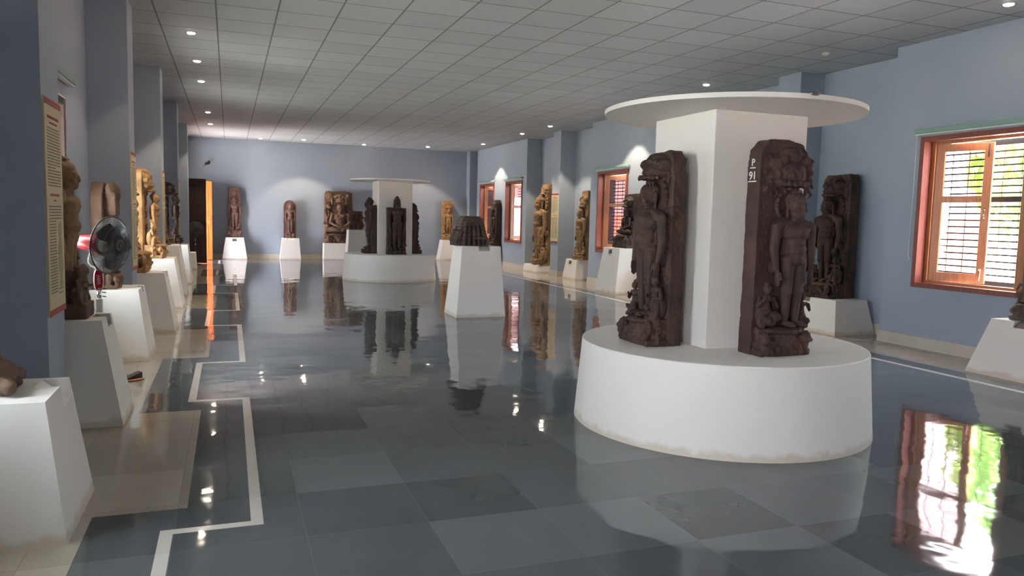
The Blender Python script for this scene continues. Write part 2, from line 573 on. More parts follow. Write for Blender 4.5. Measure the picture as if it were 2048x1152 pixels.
# skirting
sk = MB()
T, SH = 0.014, 0.13
for a, b in PIERS:
    sk.box(PR - T, PR, a - T, b + T, 0, SH); sk.box(PR, XR, a - T, a, 0, SH); sk.box(PR, XR, b, b + T, 0, SH)
for a, b in RCOLS[1:]:
    sk.box(PR - T, PR, a - T, b + T, 0, SH); sk.box(PR, XR, a - T, a, 0, SH); sk.box(PR, XR, b, b + T, 0, SH)
for a, b in ((1.0, 2.7), (6.95, 8.55), (9.0, 10.65), (14.9, 16.55), (17.0, 18.7)): sk.box(XR - T, XR, a + T, b - T, 0, SH)
structure('baseboard_right', sk, MAT['skirt'])
sk = MB()
for a, b in LCOLS:
    sk.box(PL, PL + T, a - T, b + T, 0, SH); sk.box(XL, PL, a - T, a, 0, SH); sk.box(XL, PL, b, b + T, 0, SH)
for (a, b), (c, d) in zip(LCOLS[:-1], LCOLS[1:]): sk.box(XL, XL + T, b + T, c - T, 0, SH)
structure('baseboard_left', sk, MAT['skirt'])
structure('baseboard_back', MB().box(XL, 7.13 - T, YB - T, YB, 0, SH).box(7.13 - T, 7.5, YB - 0.35 - T, YB - 0.35, 0, SH), MAT['skirt'])


# ------------------------------------------------------------------ windows
def make_leaf(parent, hinge_y, width, x, ang, sgn, z0, z1, hard=True, pane='glass'):
    """glazed casement leaf hinged at hinge_y, running sgn along y"""
    lf = bpy.data.objects.new('casement_leaf', None); COL.objects.link(lf); lf.parent = parent
    lf.location = (x, hinge_y, 0); lf.rotation_euler = (0, 0, ang)
    st, t = 0.085, 0.038
    zm = z0 + (z1 - z0) * 0.60
    m = MB()
    Y = lambda a, b: (min(sgn * a, sgn * b), max(sgn * a, sgn * b))
    m.box(-t / 2, t / 2, *Y(0, st), z0, z1); m.box(-t / 2, t / 2, *Y(width - st, width), z0, z1)
    for a, b in ((z0, z0 + 0.10), (zm - 0.035, zm + 0.035), (z1 - st, z1)): m.box(-t / 2, t / 2, *Y(st, width - st), a, b)
    m.build('leaf_frame', MAT['leaf'], lf, 0.003)
    for a, b in ((z0 + 0.10, zm - 0.035), (zm + 0.035, z1 - st)):
        MB().box(-0.003, 0.003, *Y(st, width - st), a, b).build('glass_pane', MAT[pane], lf)
    if hard:
        yc = sgn * (width - st / 2)
        MB().tube([(-t / 2, yc, zm - 0.10), (-t / 2 - 0.03, yc, zm - 0.12), (-t / 2 - 0.032, yc, zm - 0.2), (-t / 2, yc, zm - 0.22)], 0.007).build('pull_handle', MAT['steel'], lf)
        MB().tube([(-t / 2 - 0.008, yc, z0 + 0.03), (-t / 2 - 0.008, yc, z0 + 0.16)], 0.006).box(-t / 2 - 0.02, -t / 2, yc - 0.012, yc + 0.012, z0 + 0.14, z0 + 0.16).build('tower_bolt', MAT['steel'], lf)
        MB().tube([(-t / 2 - 0.008, yc, z1 - 0.16), (-t / 2 - 0.008, yc, z1 - 0.02)], 0.006).build('tower_bolt', MAT['iron'], lf)
    return lf


def window(idx, a, b, near_open=False):
    r = empty(f'window_{idx}', (PR, (a + b) / 2, WZ0), kind='structure')
    oy, oz = -(a + b) / 2, -WZ0
    pane = 'glass' if idx in (1, 3, 7) else 'dim_pane_l' if near_open else 'film'
    y0, y1, z0, z1 = a + oy, b + oy, 0.0, WZ1 - WZ0
    m = MB()
    w = 0.055
    # outer architrave and deep lining
    for (p, q, s, t) in ((y0, y0 + w, z0, z1), (y1 - w, y1, z0, z1), (y0 + w, y1 - w, z0, z0 + w), (y0 + w, y1 - w, z1 - w, z1)):
        m.box(-0.025, 0.06, p, q, s, t)
    m.build('outer_frame', MAT['frame'], r, 0.004)
    m = MB()
    e = 0.03
    for (p, q, s, t) in ((y0, y0 + e, z0, z1), (y1 - e, y1, z0, z1), (y0 + e, y1 - e, z0, z0 + e), (y0 + e, y1 - e, z1 - e, z1)):
        m.box(0.06, 0.205, p, q, s, t)
    m.build('reveal_lining', MAT['frame'], r)
    i0, i1, k0, k1 = y0 + e, y1 - e, z0 + e, z1 - e
    m = MB(); f = 0.05
    for (p, q, s, t) in ((i0, i0 + f, k0, k1), (i1 - f, i1, k0, k1), (i0 + f, i1 - f, k0, k0 + f), (i0 + f, i1 - f, k1 - f, k1)):
        m.box(0.12, 0.19, p, q, s, t)
    m.build('inner_frame', MAT['leaf'], r, 0.003)
    j0, j1, l0, l1 = i0 + f, i1 - f, k0 + f, k1 - f
    lw = (j1 - j0) / 2 - 0.004
    make_leaf(r, j1, lw, 0.155, math.radians(20 if near_open else 27), -1, l0, l1, True, pane)
    if near_open: make_leaf(r, j0 - 0.03, lw, -0.045, math.radians(176), 1, l0, l1, False)
    else: make_leaf(r, j0, lw, 0.155, -math.radians(27), 1, l0, l1, True, pane)
    # iron bars
    m = MB(); gx = 0.46; bt = 0.006 if idx in (1, 3, 7) else 0.0085
    zc = l0 + (l1 - l0) * 0.60
    n = 21
    for k in range(n):
        z = l0 + 0.02 + (l1 - l0 - 0.04) * k / (n - 1)
        m.box(gx - 0.006, gx + 0.006, i0 - .28, i1 + .28, z - bt, z + bt)
    for z in (l0, zc, l1): m.box(gx - 0.012, gx + 0.012, i0 - .28, i1 + .28, z - 0.03, z + 0.03)
    for k in range(7):
        y = i0 + (i1 - i0) * k / 6; m.box(gx - 0.004, gx + 0.004, y - 0.003, y + 0.003, k0, k1)
    for y in (i0 - .28, i1 + .28):
        for z in (l0, zc, l1): m.box(0.2, gx + .012, y - .012, y + .012, z - .012, z + .012)
    m.build('iron_bars', MAT['iron'], r)
    return r


def blind(a, b, x, label, cord=True, sgn=1):
    o = empty('roller_blind', (x, (a + b) / 2, 2.40), 0, label, 'blind', 'rolled blinds above the windows')
    h = (b - a) / 2 + 0.06
    MB().box(-0.035, 0.035, -h, h, 0, 0.055).build('blind_roll', MAT['green'], o, 0.012)
    MB().box(-0.02, 0.02, -h + .01, h - .01, -0.012, 0.0).build('bottom_bar', MAT['whitep'], o)
    if cord: MB().tube([(-0.01, h - 0.03, 0), (-0.008, h - 0.03, -0.7), (-0.008, h - 0.02, -1.36), (-0.008, h - 0.045, -1.40)], 0.0035, 6).build('pull_cord', MAT['whitep'], o)
    return o


for i, (a, b) in enumerate(RWIN): window(i + 1, a, b, i == 1)
blind(*RWIN[1], 7.262, 'rolled pale green blind with white cord above the nearest window of the right wall')
blind(*RWIN[2], 7.262, 'rolled pale green blind above the right window hidden behind the near white pillar', False)
blind(*RWIN[3], 7.262, 'rolled green blind above the window behind the dark seated statue', False)
blind(*RWIN[4], 7.262, 'rolled pale green blind above the second window from the far right corner', False)
blind(*RWIN[5], 7.262, 'rolled pale green blind above the last window at the far right corner', False)
blind(6.2, 7.55, -1.262, 'dim green blind above the dark window on the left wall', False)
for i, (a, b) in enumerate(LWIN):
    r = empty(f'window_{i + 8}', (XL, (a + b) / 2, WZ0), kind='structure')
    h = (b - a) / 2
    m = MB()
    for p, q, s, t in ((-h, -h + .05, 0, 1.57), (h - .05, h, 0, 1.57), (-h + .05, h - .05, 0, .05), (-h + .05, h - .05, 1.52, 1.57), (-.03, .03, .05, 1.52)): m.box(-0.14, 0.006, p, q, s, t)
    m.build('outer_frame', MAT['dark_shade_wood'], r)
    MB().box(0.0, 0.016, h, h + .012, 0, 1.57).box(0.0, 0.016, -h - .012, -h, 0, 1.57).box(0.0, 0.016, -h, h, 1.57, 1.582).build('white_bead', MAT['whitep'], r)
    for s in (-1, 1): MB().box(-0.08, -0.074, min(s * .03, s * (h - .05)), max(s * .03, s * (h - .05)), .05, 1.52).build('glass_pane', MAT['glass'], r)
    m = MB()
    for p, q, s, t in ((-h - .03, -h, -.03, 1.6), (h, h + .03, -.03, 1.6), (-h, h, -.03, 0), (-h, h, 1.57, 1.6)): m.box(-0.55, -0.2, p, q, s, t)
    m.build('reveal_lining', MAT['dark_shade_wood'], r)  # extra deep and dark, put in so the opening looks unlit

# double door, both leaves swung into the room
def door_leaf(idx, y, mat, flip):
    r = empty(f'door_{idx}', (XL, y, 0), kind='structure')
    m = MB(); Wd, t = (0.75 if flip else 0.86), 0.04
    m.box(0.0, Wd, -t / 2, t / 2, 0.01, 2.17)
    m.build('door_panel', mat, r, 0.004)
    m = MB()
    for a, b in ((0.12, 0.98), (1.10, 2.04)):
        for s in (-1, 1):
            yy = s * (t / 2)
            m.box(0.10, Wd - 0.10, min(yy, yy + s * 0.008), max(yy, yy + s * 0.008), a, b)
    m.build('raised_panel', mat, r, 0.003)
    m = MB()
    yy = -t / 2
    m.tube([(Wd - 0.06, yy, 0.98), (Wd - 0.06, yy - 0.05, 1.0), (Wd - 0.06, yy - 0.05, 1.18), (Wd - 0.06, yy, 1.2)], 0.012)
    m.build('door_handle', MAT['steel'] if not flip else MAT['iron'], r)
    return r
door_leaf(1, DOOR[0] - 0.0, MAT['dark_shade_wood'], True)  # same door as the orange leaf, its shade painted as dark wood
d2 = door_leaf(2, DOOR[1] + 0.02, MAT['orange'], False)
m = MB()
m.box(XL - 0.2, XL + 0.02, DOOR[0] - 0.07, DOOR[0], 0, 2.26); m.box(XL - 0.2, XL + 0.02, DOOR[1], DOOR[1] + 0.07, 0, 2.26)
m.box(XL - 0.2, XL + 0.02, DOOR[0], DOOR[1], 2.2, 2.26)
structure('trim_1', m, MAT['orange'])

# ------------------------------------------------------------------ outside
structure('ground_outside', MB().box(-40, 60, -40, 60, -0.5, -0.35), MAT['soil'])
structure('wall_compound', MB().box(15, 15.3, -20, 45, -0.35, 1.6), MAT['outwall'])
rng = random.Random(5)
def tree(x, y, s, label):
    t = empty('tree', (x, y, -0.35), 0, label, 'tree', 'trees outside the right windows')
    MB().tube([(0, 0, 0), (0.05, 0.02, s * 0.5), (0.0, 0.08, s * 0.8)], 0.09).build('trunk', MAT['bark'], t)
    m = MB(); V = []; Fc = []
    for k in range(1100):
        a, z, rr = rng.uniform(0, 2 * PI), rng.uniform(-1, 1), rng.uniform(0.35, 1) ** 0.6
        q = math.sqrt(1 - z * z)
        c = np.array((rr * q * math.cos(a) * s * .42, rr * q * math.sin(a) * s * .42, s * .82 + rr * z * s * .42))
        R = np.array(Euler((rng.uniform(0, 6), rng.uniform(0, 6), rng.uniform(0, 6))).to_matrix()); d = s * 0.05
        b = len(V)
        for p in ((-d, 0, 0), (0, -d * .45, 0.1 * d), (d, 0, 0), (0, d * .45, .1 * d)): V.append(c + R @ np.array(p))
        Fc.append((b, b + 1, b + 2, b + 3))
    m.raw(V, Fc); m.build('foliage', MAT['leaves'], t)
tree(11.8, 5.6, 3.0, 'green leafy tree outside the nearest right window')
tree(12.8, 8.6, 3.4, 'taller green tree outside, seen through the far half of the near window')


# ------------------------------------------------------------------ downlights
def downlight(x, y, label, lit=True, power=.55, spread=88):
    o = empty('ceiling_downlight', (x, y, H), 0, label, 'ceiling light', 'recessed downlights in the tiled ceiling')
    MB().lathe([(0.046, -0.004), (0.062, -0.006), (0.064, 0.0), (0.046, 0.0)], seg=24, close=False).build('trim_ring', MAT['chrome'], o)
    MB().lathe([(0.045, -0.005), (0.04, -0.012), (0.02, -0.016)], seg=20).build('lamp', MAT['lamp'] if lit else MAT['deadlamp'], o)
    if power > 0:
        l = bpy.data.lights.new('downlight_beam', 'SPOT')
        l.energy = SPOT_W * power; l.color = (1.0, 0.81, 0.58); l.spot_size = math.radians(spread); l.spot_blend = 0.25; l.shadow_soft_size = 0.045
        s = bpy.data.objects.new('downlight_beam', l); COL.objects.link(s); s.parent = o; s.location = (0, 0, -0.03)


for y, t in ((6.1, 'above the second pedestal'), (7.9, 'above the fan'), (9.92, 'nearest in view'), (11.71, 'second in view'), (13.47, 'third in view'), (17.55, 'fourth in view'), (19.86, 'last before the door')):
    downlight(-0.40, y, power=.1 if y < 9 else .3, label=f'lit round downlight of the left ceiling row, {t}')
for y, t in ((5.2, 'above the nearest right window'), (9.96, 'above the near disc canopy'), (12.92, 'above the seated statue by the window'), (15.92, 'above the slim tan statue in its recess'), (17.68, 'above the tall tan statue'), (20.75, 'last of the row before the back wall')):
    downlight(6.75, y, power=.55 if y > 9 else 0.0, label=f'lit round downlight of the right row, {t}')
downlight(3.76, 22.95, 'small downlight close to the back wall above the far pillar', True, 0.0)
downlight(0.85, 22.95, 'small downlight close to the back wall above the tall panel statue', True, 0.0)
downlight(2.0, 22.55, 'small downlight close to the back wall beside the seated statue', True, 0.40, 96)
downlight(5.6, 22.55, 'small downlight close to the back wall left of the tan far statue', True, 0.35, 96)
o = empty('smoke_detector', (6.75, 7.5, H), 0, 'small round detector on a ceiling tile above the right pier', 'smoke detector')
MB().lathe([(0.05, 0), (0.05, -0.015), (0.03, -0.035), (0.012, -0.04)], seg=24).build('detector_body', MAT['plate_l'], o)


# ------------------------------------------------------------------ pedestals
ROT = {'-y': 0.0, '+x': PI / 2, '-x': -PI / 2}
def pedestal(label, base, top, z, front='-y', notch=None, plate=None, mat=None, group='white tapered pedestals', slots=()):
    bx0, bx1, by0, by1 = base; tx0, tx1, ty0, ty1 = top
    cx, cy = (bx0 + bx1) / 2, (by0 + by1) / 2
    rz = ROT[front]
    o = empty('pedestal', (cx, cy, 0), rz, label, 'pedestal', group)
    inv = Matrix.Rotation(-rz, 3, 'Z')
    def rect(a, b, c, d):
        ps = [inv @ Vector((x - cx, y - cy, 0)) for x in (a, b) for y in (c, d)]
        return min(p.x for p in ps), max(p.x for p in ps), min(p.y for p in ps), max(p.y for p in ps)
    B, Tp = rect(*base), rect(*top)
    V = [(B[0], B[2], 0), (B[1], B[2], 0), (B[1], B[3], 0), (B[0], B[3], 0), (Tp[0], Tp[2], z), (Tp[1], Tp[2], z), (Tp[1], Tp[3], z), (Tp[0], Tp[3], z)]
    fc = [(3, 2, 1, 0), (1, 2, 6, 5), (2, 3, 7, 6), (3, 0, 4, 7)]
    if notch:
        u, w, d, hh = notch
        yf = Tp[2] + (B[2] - Tp[2]) * hh / z
        k = 8
        V += [(u - w / 2, Tp[2], z), (u + w / 2, Tp[2], z), (u - w / 2, Tp[2] + d, z), (u + w / 2, Tp[2] + d, z), (u - w / 2, yf, z - hh), (u + w / 2, yf, z - hh)]
        fc += [(0, 1, 5, 9, 13, 12, 8, 4), (4, 8, 10, 11, 9, 5, 6, 7), (12, 13, 11, 10), (8, 12, 10), (9, 11, 13)]
    else: fc += [(0, 1, 5, 4), (4, 5, 6, 7)]
    MB().raw(V, fc).build('pedestal_body', mat or MAT['plaster'], o, 0.0 if notch else 0.005)
    if plate:
        if notch:
            u, w, d, hh = notch
            a = Vector((u, Tp[2] + d, z)); b = Vector((u, yf, z - hh)); c = (a + b) / 2; L = (a - b).length
            ang = math.atan2(a.z - b.z, a.y - b.y)
            MB().rbox(c + Vector((0, -0.004 * math.sin(ang), 0.004 * math.cos(ang))), (w * 0.92, L * 0.86, 0.008), (ang, 0, 0)).build('label_plate', MAT[plate], o)
        else:
            u, w, hh, dz = -0.0, 0.12, 0.075, 0.07
            yf = lambda zz: Tp[2] + (B[2] - Tp[2]) * (z - zz) / z
            c = (u, yf(z - dz) - 0.003, z - dz)
            MB().rbox(c, (w, 0.008, hh), (-math.atan2(Tp[2] - B[2], z), 0, 0)).build('label_plate', MAT[plate], o)
    return o


pedestal('white pedestal nearest the camera on the left, carrying the broken brown fragment', (-1.22, -0.62, 3.38, 4.03), (-1.12, -0.70, 3.46, 3.96), 0.57, '+x', (0.13, 0.16, 0.10, 0.09))
pedestal('white pedestal on the left below the first information board, holding a headless-armed tan torso', (-1.24, -0.63, 5.20, 5.74), (-1.20, -0.745, 5.25, 5.66), 0.66, '+x', (0.06, 0.16, 0.09, 0.075), 'plate')
pedestal('white pedestal right behind the standing fan, under the brown double slab', (-1.24, -0.68, 7.44, 8.12), (-1.20, -0.77, 7.54, 8.06), 0.63, '+x', (0.12, 0.10, 0.05, 0.05), 'plate')
pedestal('cream pedestal beneath the ochre figure nearest past the second column', (-1.28, -0.57, 9.14, 9.74), (-1.24, -0.68, 9.22, 9.68), 0.655, '+x', (0.03, 0.13, 0.06, 0.06), 'plate_l')
pedestal('bright white pedestal under the ochre figure before the third column', (-1.28, -0.60, 11.28, 11.9), (-1.24, -0.71, 11.34, 11.85), 0.69, '+x', (0.05, 0.12, 0.05, 0.05), 'plate_l')
pedestal('tan lit pedestal just past the third left column', (-1.28, -0.64, 13.08, 13.7), (-1.24, -0.75, 13.14, 13.62), 0.80, '+x')
pedestal('white pedestal in front of the fourth left column', (-1.28, -0.66, 15.22, 15.85), (-1.24, -0.72, 15.27, 15.8), 0.72, '+x')
pedestal('low empty white block before the shaded door on the left', (-1.25, -0.72, 18.9, 19.5), (-1.22, -0.74, 18.92, 19.46), 0.39, '+x')
pedestal('sunlit white pedestal nearest the doorway on the back wall', (-0.20, 0.48, 23.1, 23.52), (-0.10, 0.39, 23.12, 23.5), 0.62, '-y', None, 'plate')
pedestal('white pedestal under the round-topped stele on the back wall', (1.38, 1.97, 23.1, 23.52), (1.45, 1.92, 23.12, 23.5), 0.62, '-y', (0, 0.22, 0.05, 0.07), 'plate_l')
pedestal('wide white plinth under the large seated statue', (2.61, 3.55, 23.05, 23.52), (2.63, 3.53, 23.07, 23.5), 0.49, '-y')
pedestal('cream pedestal under the ochre statue at the right of the back wall', (6.15, 6.93, 23.08, 23.52), (6.26, 6.80, 23.1, 23.5), 0.63, '-y', (0.05, 0.2, 0.05, 0.07), 'plate_l')
pedestal('tall narrow white pedestal half hidden behind the far round plinth', (2.70, 3.20, 18.9, 19.4), (2.755, 3.14, 18.95, 19.35), 0.98, '-y')
pedestal('tall free-standing white pedestal in the middle of the dark floor', (2.86, 3.56, 9.80, 10.42), (2.955, 3.50, 9.90, 10.34), 0.965, '-y', (0.06, 0.16, 0.07, 0.07), 'plate_l')
pedestal('cream pedestal at the right edge below the nearest window', (6.62, 7.28, 4.45, 5.25), (6.78, 7.26, 4.52, 5.14), 0.52, '-x', (0.02, 0.16, 0.08, 0.06), 'plate')
pedestal('low wide cream pedestal in the recess between window pier and column, right side', (7.02, 7.66, 7.36, 8.42), (7.10, 7.60, 7.46, 8.36), 0.425, '-x', (-0.1, 0.17, 0.09, 0.06), 'plate')
pedestal('large white pedestal in front of the middle window, under the dark seated statue', (6.63, 7.27, 12.38, 13.23), (6.74, 7.25, 12.46, 13.10), 0.85, '-x', None, 'plate')
pedestal('small white pedestal under the slim tan statue beside a right column', (7.26, 7.68, 15.48, 16.18), (7.31, 7.66, 15.5, 16.08), 0.46, '-x', None, 'plate')
pedestal('very low cream block under the tallest tan statue', (7.24, 7.68, 17.72, 18.66), (7.26, 7.67, 17.75, 18.63), 0.19, '-x')
pedestal('white pedestal under the dark statue between the two last windows', (6.85, 7.28, 20.45, 21.1), (6.98, 7.27, 20.5, 21.05), 0.53, '-x')


# ------------------------------------------------------------------ display pillars
def display_pillar(cx, cy, label, chips):
    o = empty('display_plinth', (cx, cy, 0), 0, label, 'display stand', 'round plinths with square pillar and disc canopy')
    MB().lathe([(0.99, 0.0), (0.985, 0.05), (0.9475, 0.538)], seg=128, close=False).lathe([(0.9475, 0.538), (0.944, 0.543)], seg=128, close=False).lathe([(0.944, 0.543), (0.30, 0.543), (0.001, 0.543)], seg=128, close=False).build('round_plinth', MAT['plaster'], o)
    MB().box(-0.36 + 0.066, 0.36 + 0.066, -0.25, 0.47, 0.54, 2.07).build('square_pillar', MAT['plaster'], o, 0.004)
    d = MB().lathe([(0.001, 2.068), (0.843, 2.068)], seg=128, close=False).lathe([(0.843, 2.068), (0.845, 2.096)], seg=128, close=False).lathe([(0.845, 2.096), (0.001, 2.098)], seg=128, close=False).build('disc_canopy', MAT['plaster'], o)
    if chips:
        MB().ell((0.0, 0.0, 0.0), (0.035, 0.018, 0.012)).build('chipped_edge', MAT['plate'], d).location = (-0.05, -0.842, 2.098)
    return o


display_pillar(3.174, 4.379, 'near white round plinth with square pillar and disc canopy, holding two dark statues', True)
display_pillar(3.215, 16.18, 'far white round plinth with square pillar and disc canopy, ringed by dark statues', False)


# ------------------------------------------------------------------ carved stone statues
def body_standing(c, x, y, z, h, w=1.0, arms=True, feet=True, k=2):
    """nude standing figure, arms hanging free of the trunk, facing -y; all sizes in parts of the height h"""
    P = lambda a, b, d: (x + a * w * h, y + b * h, z + d * h)
    E = lambda a, b, d, r, rot=None: c.ell(P(a, b, d), (r[0] * w * h, r[1] * h, r[2] * h), rot, k)
    # head
    E(0, 0, .905, (.074, .082, .080)); E(0, -.018, .855, (.060, .066, .058)); E(0, -.062, .825, (.024, .020, .016))
    E(0, -.080, .880, (.011, .016, .026)); E(0, -.089, .866, (.013, .010, .009))
    for s in (-1, 1):
        E(s * .031, -.070, .912, (.026, .010, .005)); E(s * .030, -.071, .893, (.016, .009, .007))
        E(s * .036, -.056, .862, (.023, .021, .021))
        c.cap(P(s * .077, .010, .915), P(s * .080, .004, .820), .012 * h, .015 * h, 1)
    E(0, -.076, .845, (.023, .010, .005)); E(0, -.075, .836, (.018, .010, .005))
    c.cap(P(0, .005, .76), P(0, 0, .84), .054 * h, .050 * h, 1)
    for dz in (.790, .806): E(0, -.004, dz, (.058, .056, .008))
    # trunk
    E(0, .012, .742, (.158, .066, .044)); E(0, -.004, .705, (.138, .092, .088)); E(0, .0, .63, (.106, .080, .100)); E(0, -.014, .575, (.100, .080, .065)); E(0, .004, .505, (.114, .084, .072))
    E(0, .03, .62, (.115, .07, .20))
    for s in (-1, 1):
        E(s * .056, -.046, .722, (.058, .038, .036))
        c.cap(P(s * .059, .0, .49), P(s * .054, -.004, .27), .068 * h, .050 * h, 1)
        c.cap(P(s * .054, -.002, .27), P(s * .052, .006, .05), .047 * h, .031 * h, 1)
        E(s * .056, .016, .19, (.040, .040, .075)); E(s * .055, -.040, .262, (.024, .016, .026))
        if feet:
            E(s * .054, -.036, .022, (.033, .074, .023))
            for q in range(5): E(s * (.036 + .011 * q), -.100 + .004 * abs(q - 1), .013, (.008, .013, .010))
        if arms:
            c.cap(P(s * .055, .008, .782), P(s * .162, .014, .738), .036 * h, .050 * h, 1); c.cap(P(s * .168, .014, .738), P(s * .190, .014, .570), .049 * h, .039 * h, 1)
            c.cap(P(s * .192, .014, .570), P(s * .176, -.010, .425), .038 * h, .026 * h, 1)
            E(s * .172, -.016, .385, (.016, .026, .042))
            for q in range(4): c.cap(P(s * .172, -.036 + q * .013, .36), P(s * .166, -.038 + q * .012, .315 - (.012 if q in (1, 2) else 0)), .0085 * h, .007 * h, 1)
            c.cap(P(s * .162, -.040, .40), P(s * .153, -.050, .352), .010 * h, .008 * h, 1)
            E(s * .17, .05, .44, (.02, .05, .05))


def hair_cap(c, x, y, z, h, w=1.0, curls=True):
    P = lambda a, b, d: (x + a * w * h, y + b * h, z + d * h)
    c.ell(P(0, .012, .932), (.073 * w * h, .079 * h, .060 * h)); c.ell(P(0, .010, .995), (.038 * w * h, .038 * h, .030 * h))
    if curls:
        for i in range(10):
            th = (i + .5) / 10 * PI * .52
            n = max(1, int(22 * math.sin(th)))
            for j in range(n):
                a = 2 * PI * (j + .5 * (i % 2)) / n
                c.ell(P(.073 * math.sin(th) * math.sin(a), .012 - .078 * math.sin(th) * math.cos(a), .932 + .060 * math.cos(th)), .0085 * h, k=1)
        for j in range(8):
            a = 2 * PI * j / 8; c.ell(P(.036 * math.sin(a), .010 - .036 * math.cos(a), 1.0), .011 * h, k=1)


def body_seated(c, x, y, z, h, k=2):
    """cross-legged figure, hands in the lap, facing -y"""
    P = lambda a, b, d: (x + a * h, y + b * h, z + d * h)
    E = lambda a, b, d, r, rot=None: c.ell(P(a, b, d), (r[0] * h, r[1] * h, r[2] * h), rot, k)
    E(0, 0, .85, (.098, .10, .115)); E(0, -.02, .79, (.08, .085, .08)); E(0, -.105, .83, (.018, .022, .035)); E(0, -.08, .755, (.03, .026, .02))
    for s in (-1, 1):
        E(s * .04, -.09, .87, (.034, .014, .01)); E(s * .038, -.088, .845, (.022, .012, .011))
        c.cap(P(s * .10, .0, .86), P(s * .108, 0, .75), .017 * h, .02 * h, 1)
        E(s * .09, -.06, .585, (.085, .05, .06))
        c.cap(P(s * .255, .01, .625), P(s * .33, -.01, .36), .075 * h, .058 * h, 1)
        c.cap(P(s * .33, -.01, .36), P(s * .10, -.20, .225), .055 * h, .04 * h, 1)
        c.cap(P(s * .12, -.02, .13), P(s * .46, -.10, .105), .125 * h, .085 * h, 1)
        c.cap(P(s * .46, -.12, .10), P(-s * .08, -.25, .10), .08 * h, .05 * h, 1)
        E(-s * .10, -.25, .155, (.10, .055, .03))
    E(0, -.085, .785, (.034, .014, .012)); c.cap(P(0, 0, .66), P(0, 0, .76), .07 * h, .066 * h, 1)
    E(0, .01, .62, (.265, .085, .065)); E(0, 0, .53, (.20, .11, .13)); E(0, 0, .38, (.155, .095, .15)); E(0, -.02, .26, (.16, .11, .10)); E(0, .0, .12, (.22, .14, .11))
    E(.0, -.22, .225, (.09, .06, .03))
    for s in (-1, 1):
        for q in range(4): c.cap(P(s * .07, -.25 + q * .02, .235), P(-s * .03, -.26 + q * .02, .232), .012 * h, .01 * h, 1)


def mini(c, x, y, z, h, rng, lean=0.0):
    """small attendant or celestial"""
    P = lambda a, b, d: (x + (a + lean * d) * h, y + b * h, z + d * h)
    E = lambda a, b, d, r: c.ell(P(a, b, d), tuple(q * h for q in r), k=1)
    E(0, -.02, .86, (.11, .11, .13)); E(0, 0, .97, (.075, .08, .08)); E(0, 0, .66, (.17, .10, .11)); E(0, 0, .50, (.12, .09, .13)); E(0, 0, .36, (.16, .11, .10))
    for s in (-1, 1):
        kx = rng.uniform(.10, .22)
        c.cap(P(s * .09, 0, .34), P(s * kx, -.06, .17), .085 * h, .065 * h, 1); c.cap(P(s * kx, -.06, .17), P(s * .09, -.02, .02), .06 * h, .05 * h, 1)
        c.cap(P(s * .19, 0, .68), P(s * .27, -.04, .48), .055 * h, .045 * h, 1); c.cap(P(s * .27, -.04, .48), P(s * .14, -.15, .5 + rng.uniform(-.1, .2)), .045 * h, .04 * h, 1)


def lion(c, x, y, z, h, s, rng):
    """crouching lion of a throne base"""
    P = lambda a, b, d: (x + s * a * h, y + b * h, z + d * h)
    c.ell(P(0, 0, .45), (.42 * h, .22 * h, .28 * h), k=2); c.ell(P(.42, -.14, .68), (.25 * h, .23 * h, .27 * h), k=2); c.ell(P(.50, -.36, .62), (.13 * h, .12 * h, .11 * h), k=1)
    for a in range(9): q = 2 * PI * a / 9; c.ell(P(.42 + .25 * math.cos(q), -.12, .68 + .27 * math.sin(q)), .075 * h, k=1)
    for a, b in ((.38, -.25), (.15, -.2), (-.3, -.15)): c.cap(P(a, b, .35), P(a + .04, b - .08, .06), .10 * h, .085 * h, 1)
    c.cap(P(-.42, 0, .5), P(-.5, -.05, .95), .06 * h, .05 * h, 1)


def clutter(c, x0, x1, z0, z1, y, n, r0, r1, rng):
    for _ in range(n):
        r = rng.uniform(r0, r1)
        c.ell((rng.uniform(x0, x1), y + rng.uniform(-.5, .3) * r, rng.uniform(z0, z1)), (r * rng.uniform(.6, 1.3), r * rng.uniform(.7, 1.1), r * rng.uniform(.7, 1.5)), (rng.uniform(-.6, .6), rng.uniform(-1, 1), rng.uniform(-.5, .5)), 1)


def canopy(c, x, y, z, w, d, h, rng, wall, tiers=3):
    """worn tiered parasol with drum and elephants, rising out of the slab"""
    for i in range(tiers):
        f = 1 - (.20 if tiers < 4 else .09) * i
        zz = z + h * (.06 + (.55 if tiers < 4 else .72) * i / tiers)
        th = h * (.10 if tiers < 4 else .06)
        c.ell((x, y * (1 - .08 * i), zz), (w * .40 * f, d * .40 * f, th), k=2)
        c.ell((x, y * .75, zz + th), (w * .33 * f, d * .42 * f, th * 1.4), k=2)
        for q in range(9):
            a = PI * (q + .5) / 9; c.ell((x + w * .38 * f * math.cos(a), y * (1 - .08 * i) - d * .36 * f * math.sin(a), zz + rng.uniform(-.01, .01) * h), (h * .05, h * .05, th * rng.uniform(.8, 1.2)), k=1)
    c.ell((x, y * .9, z + h * .66), (w * .17, d * .30, h * .15), k=2)
    c.ell((x, y * .55, z + h * .32), (w * .46, d * .55, h * .36), k=2)
    c.ell((x, y * .5, z + h * .74), (w * .42, d * .45, h * .22), k=2)
    for s in (-1, 1):       # elephants bathing the parasol
        ex = x + s * w * .42
        c.ell((ex, y * .62, z + h * .52), (w * .20, d * .40, h * .22), k=2); c.ell((ex - s * w * .12, y * .95, z + h * .58), (w * .12, d * .24, h * .15), k=2)
        c.ell((ex, y * .7, z + h * .25), (w * .15, d * .32, h * .16), k=2)


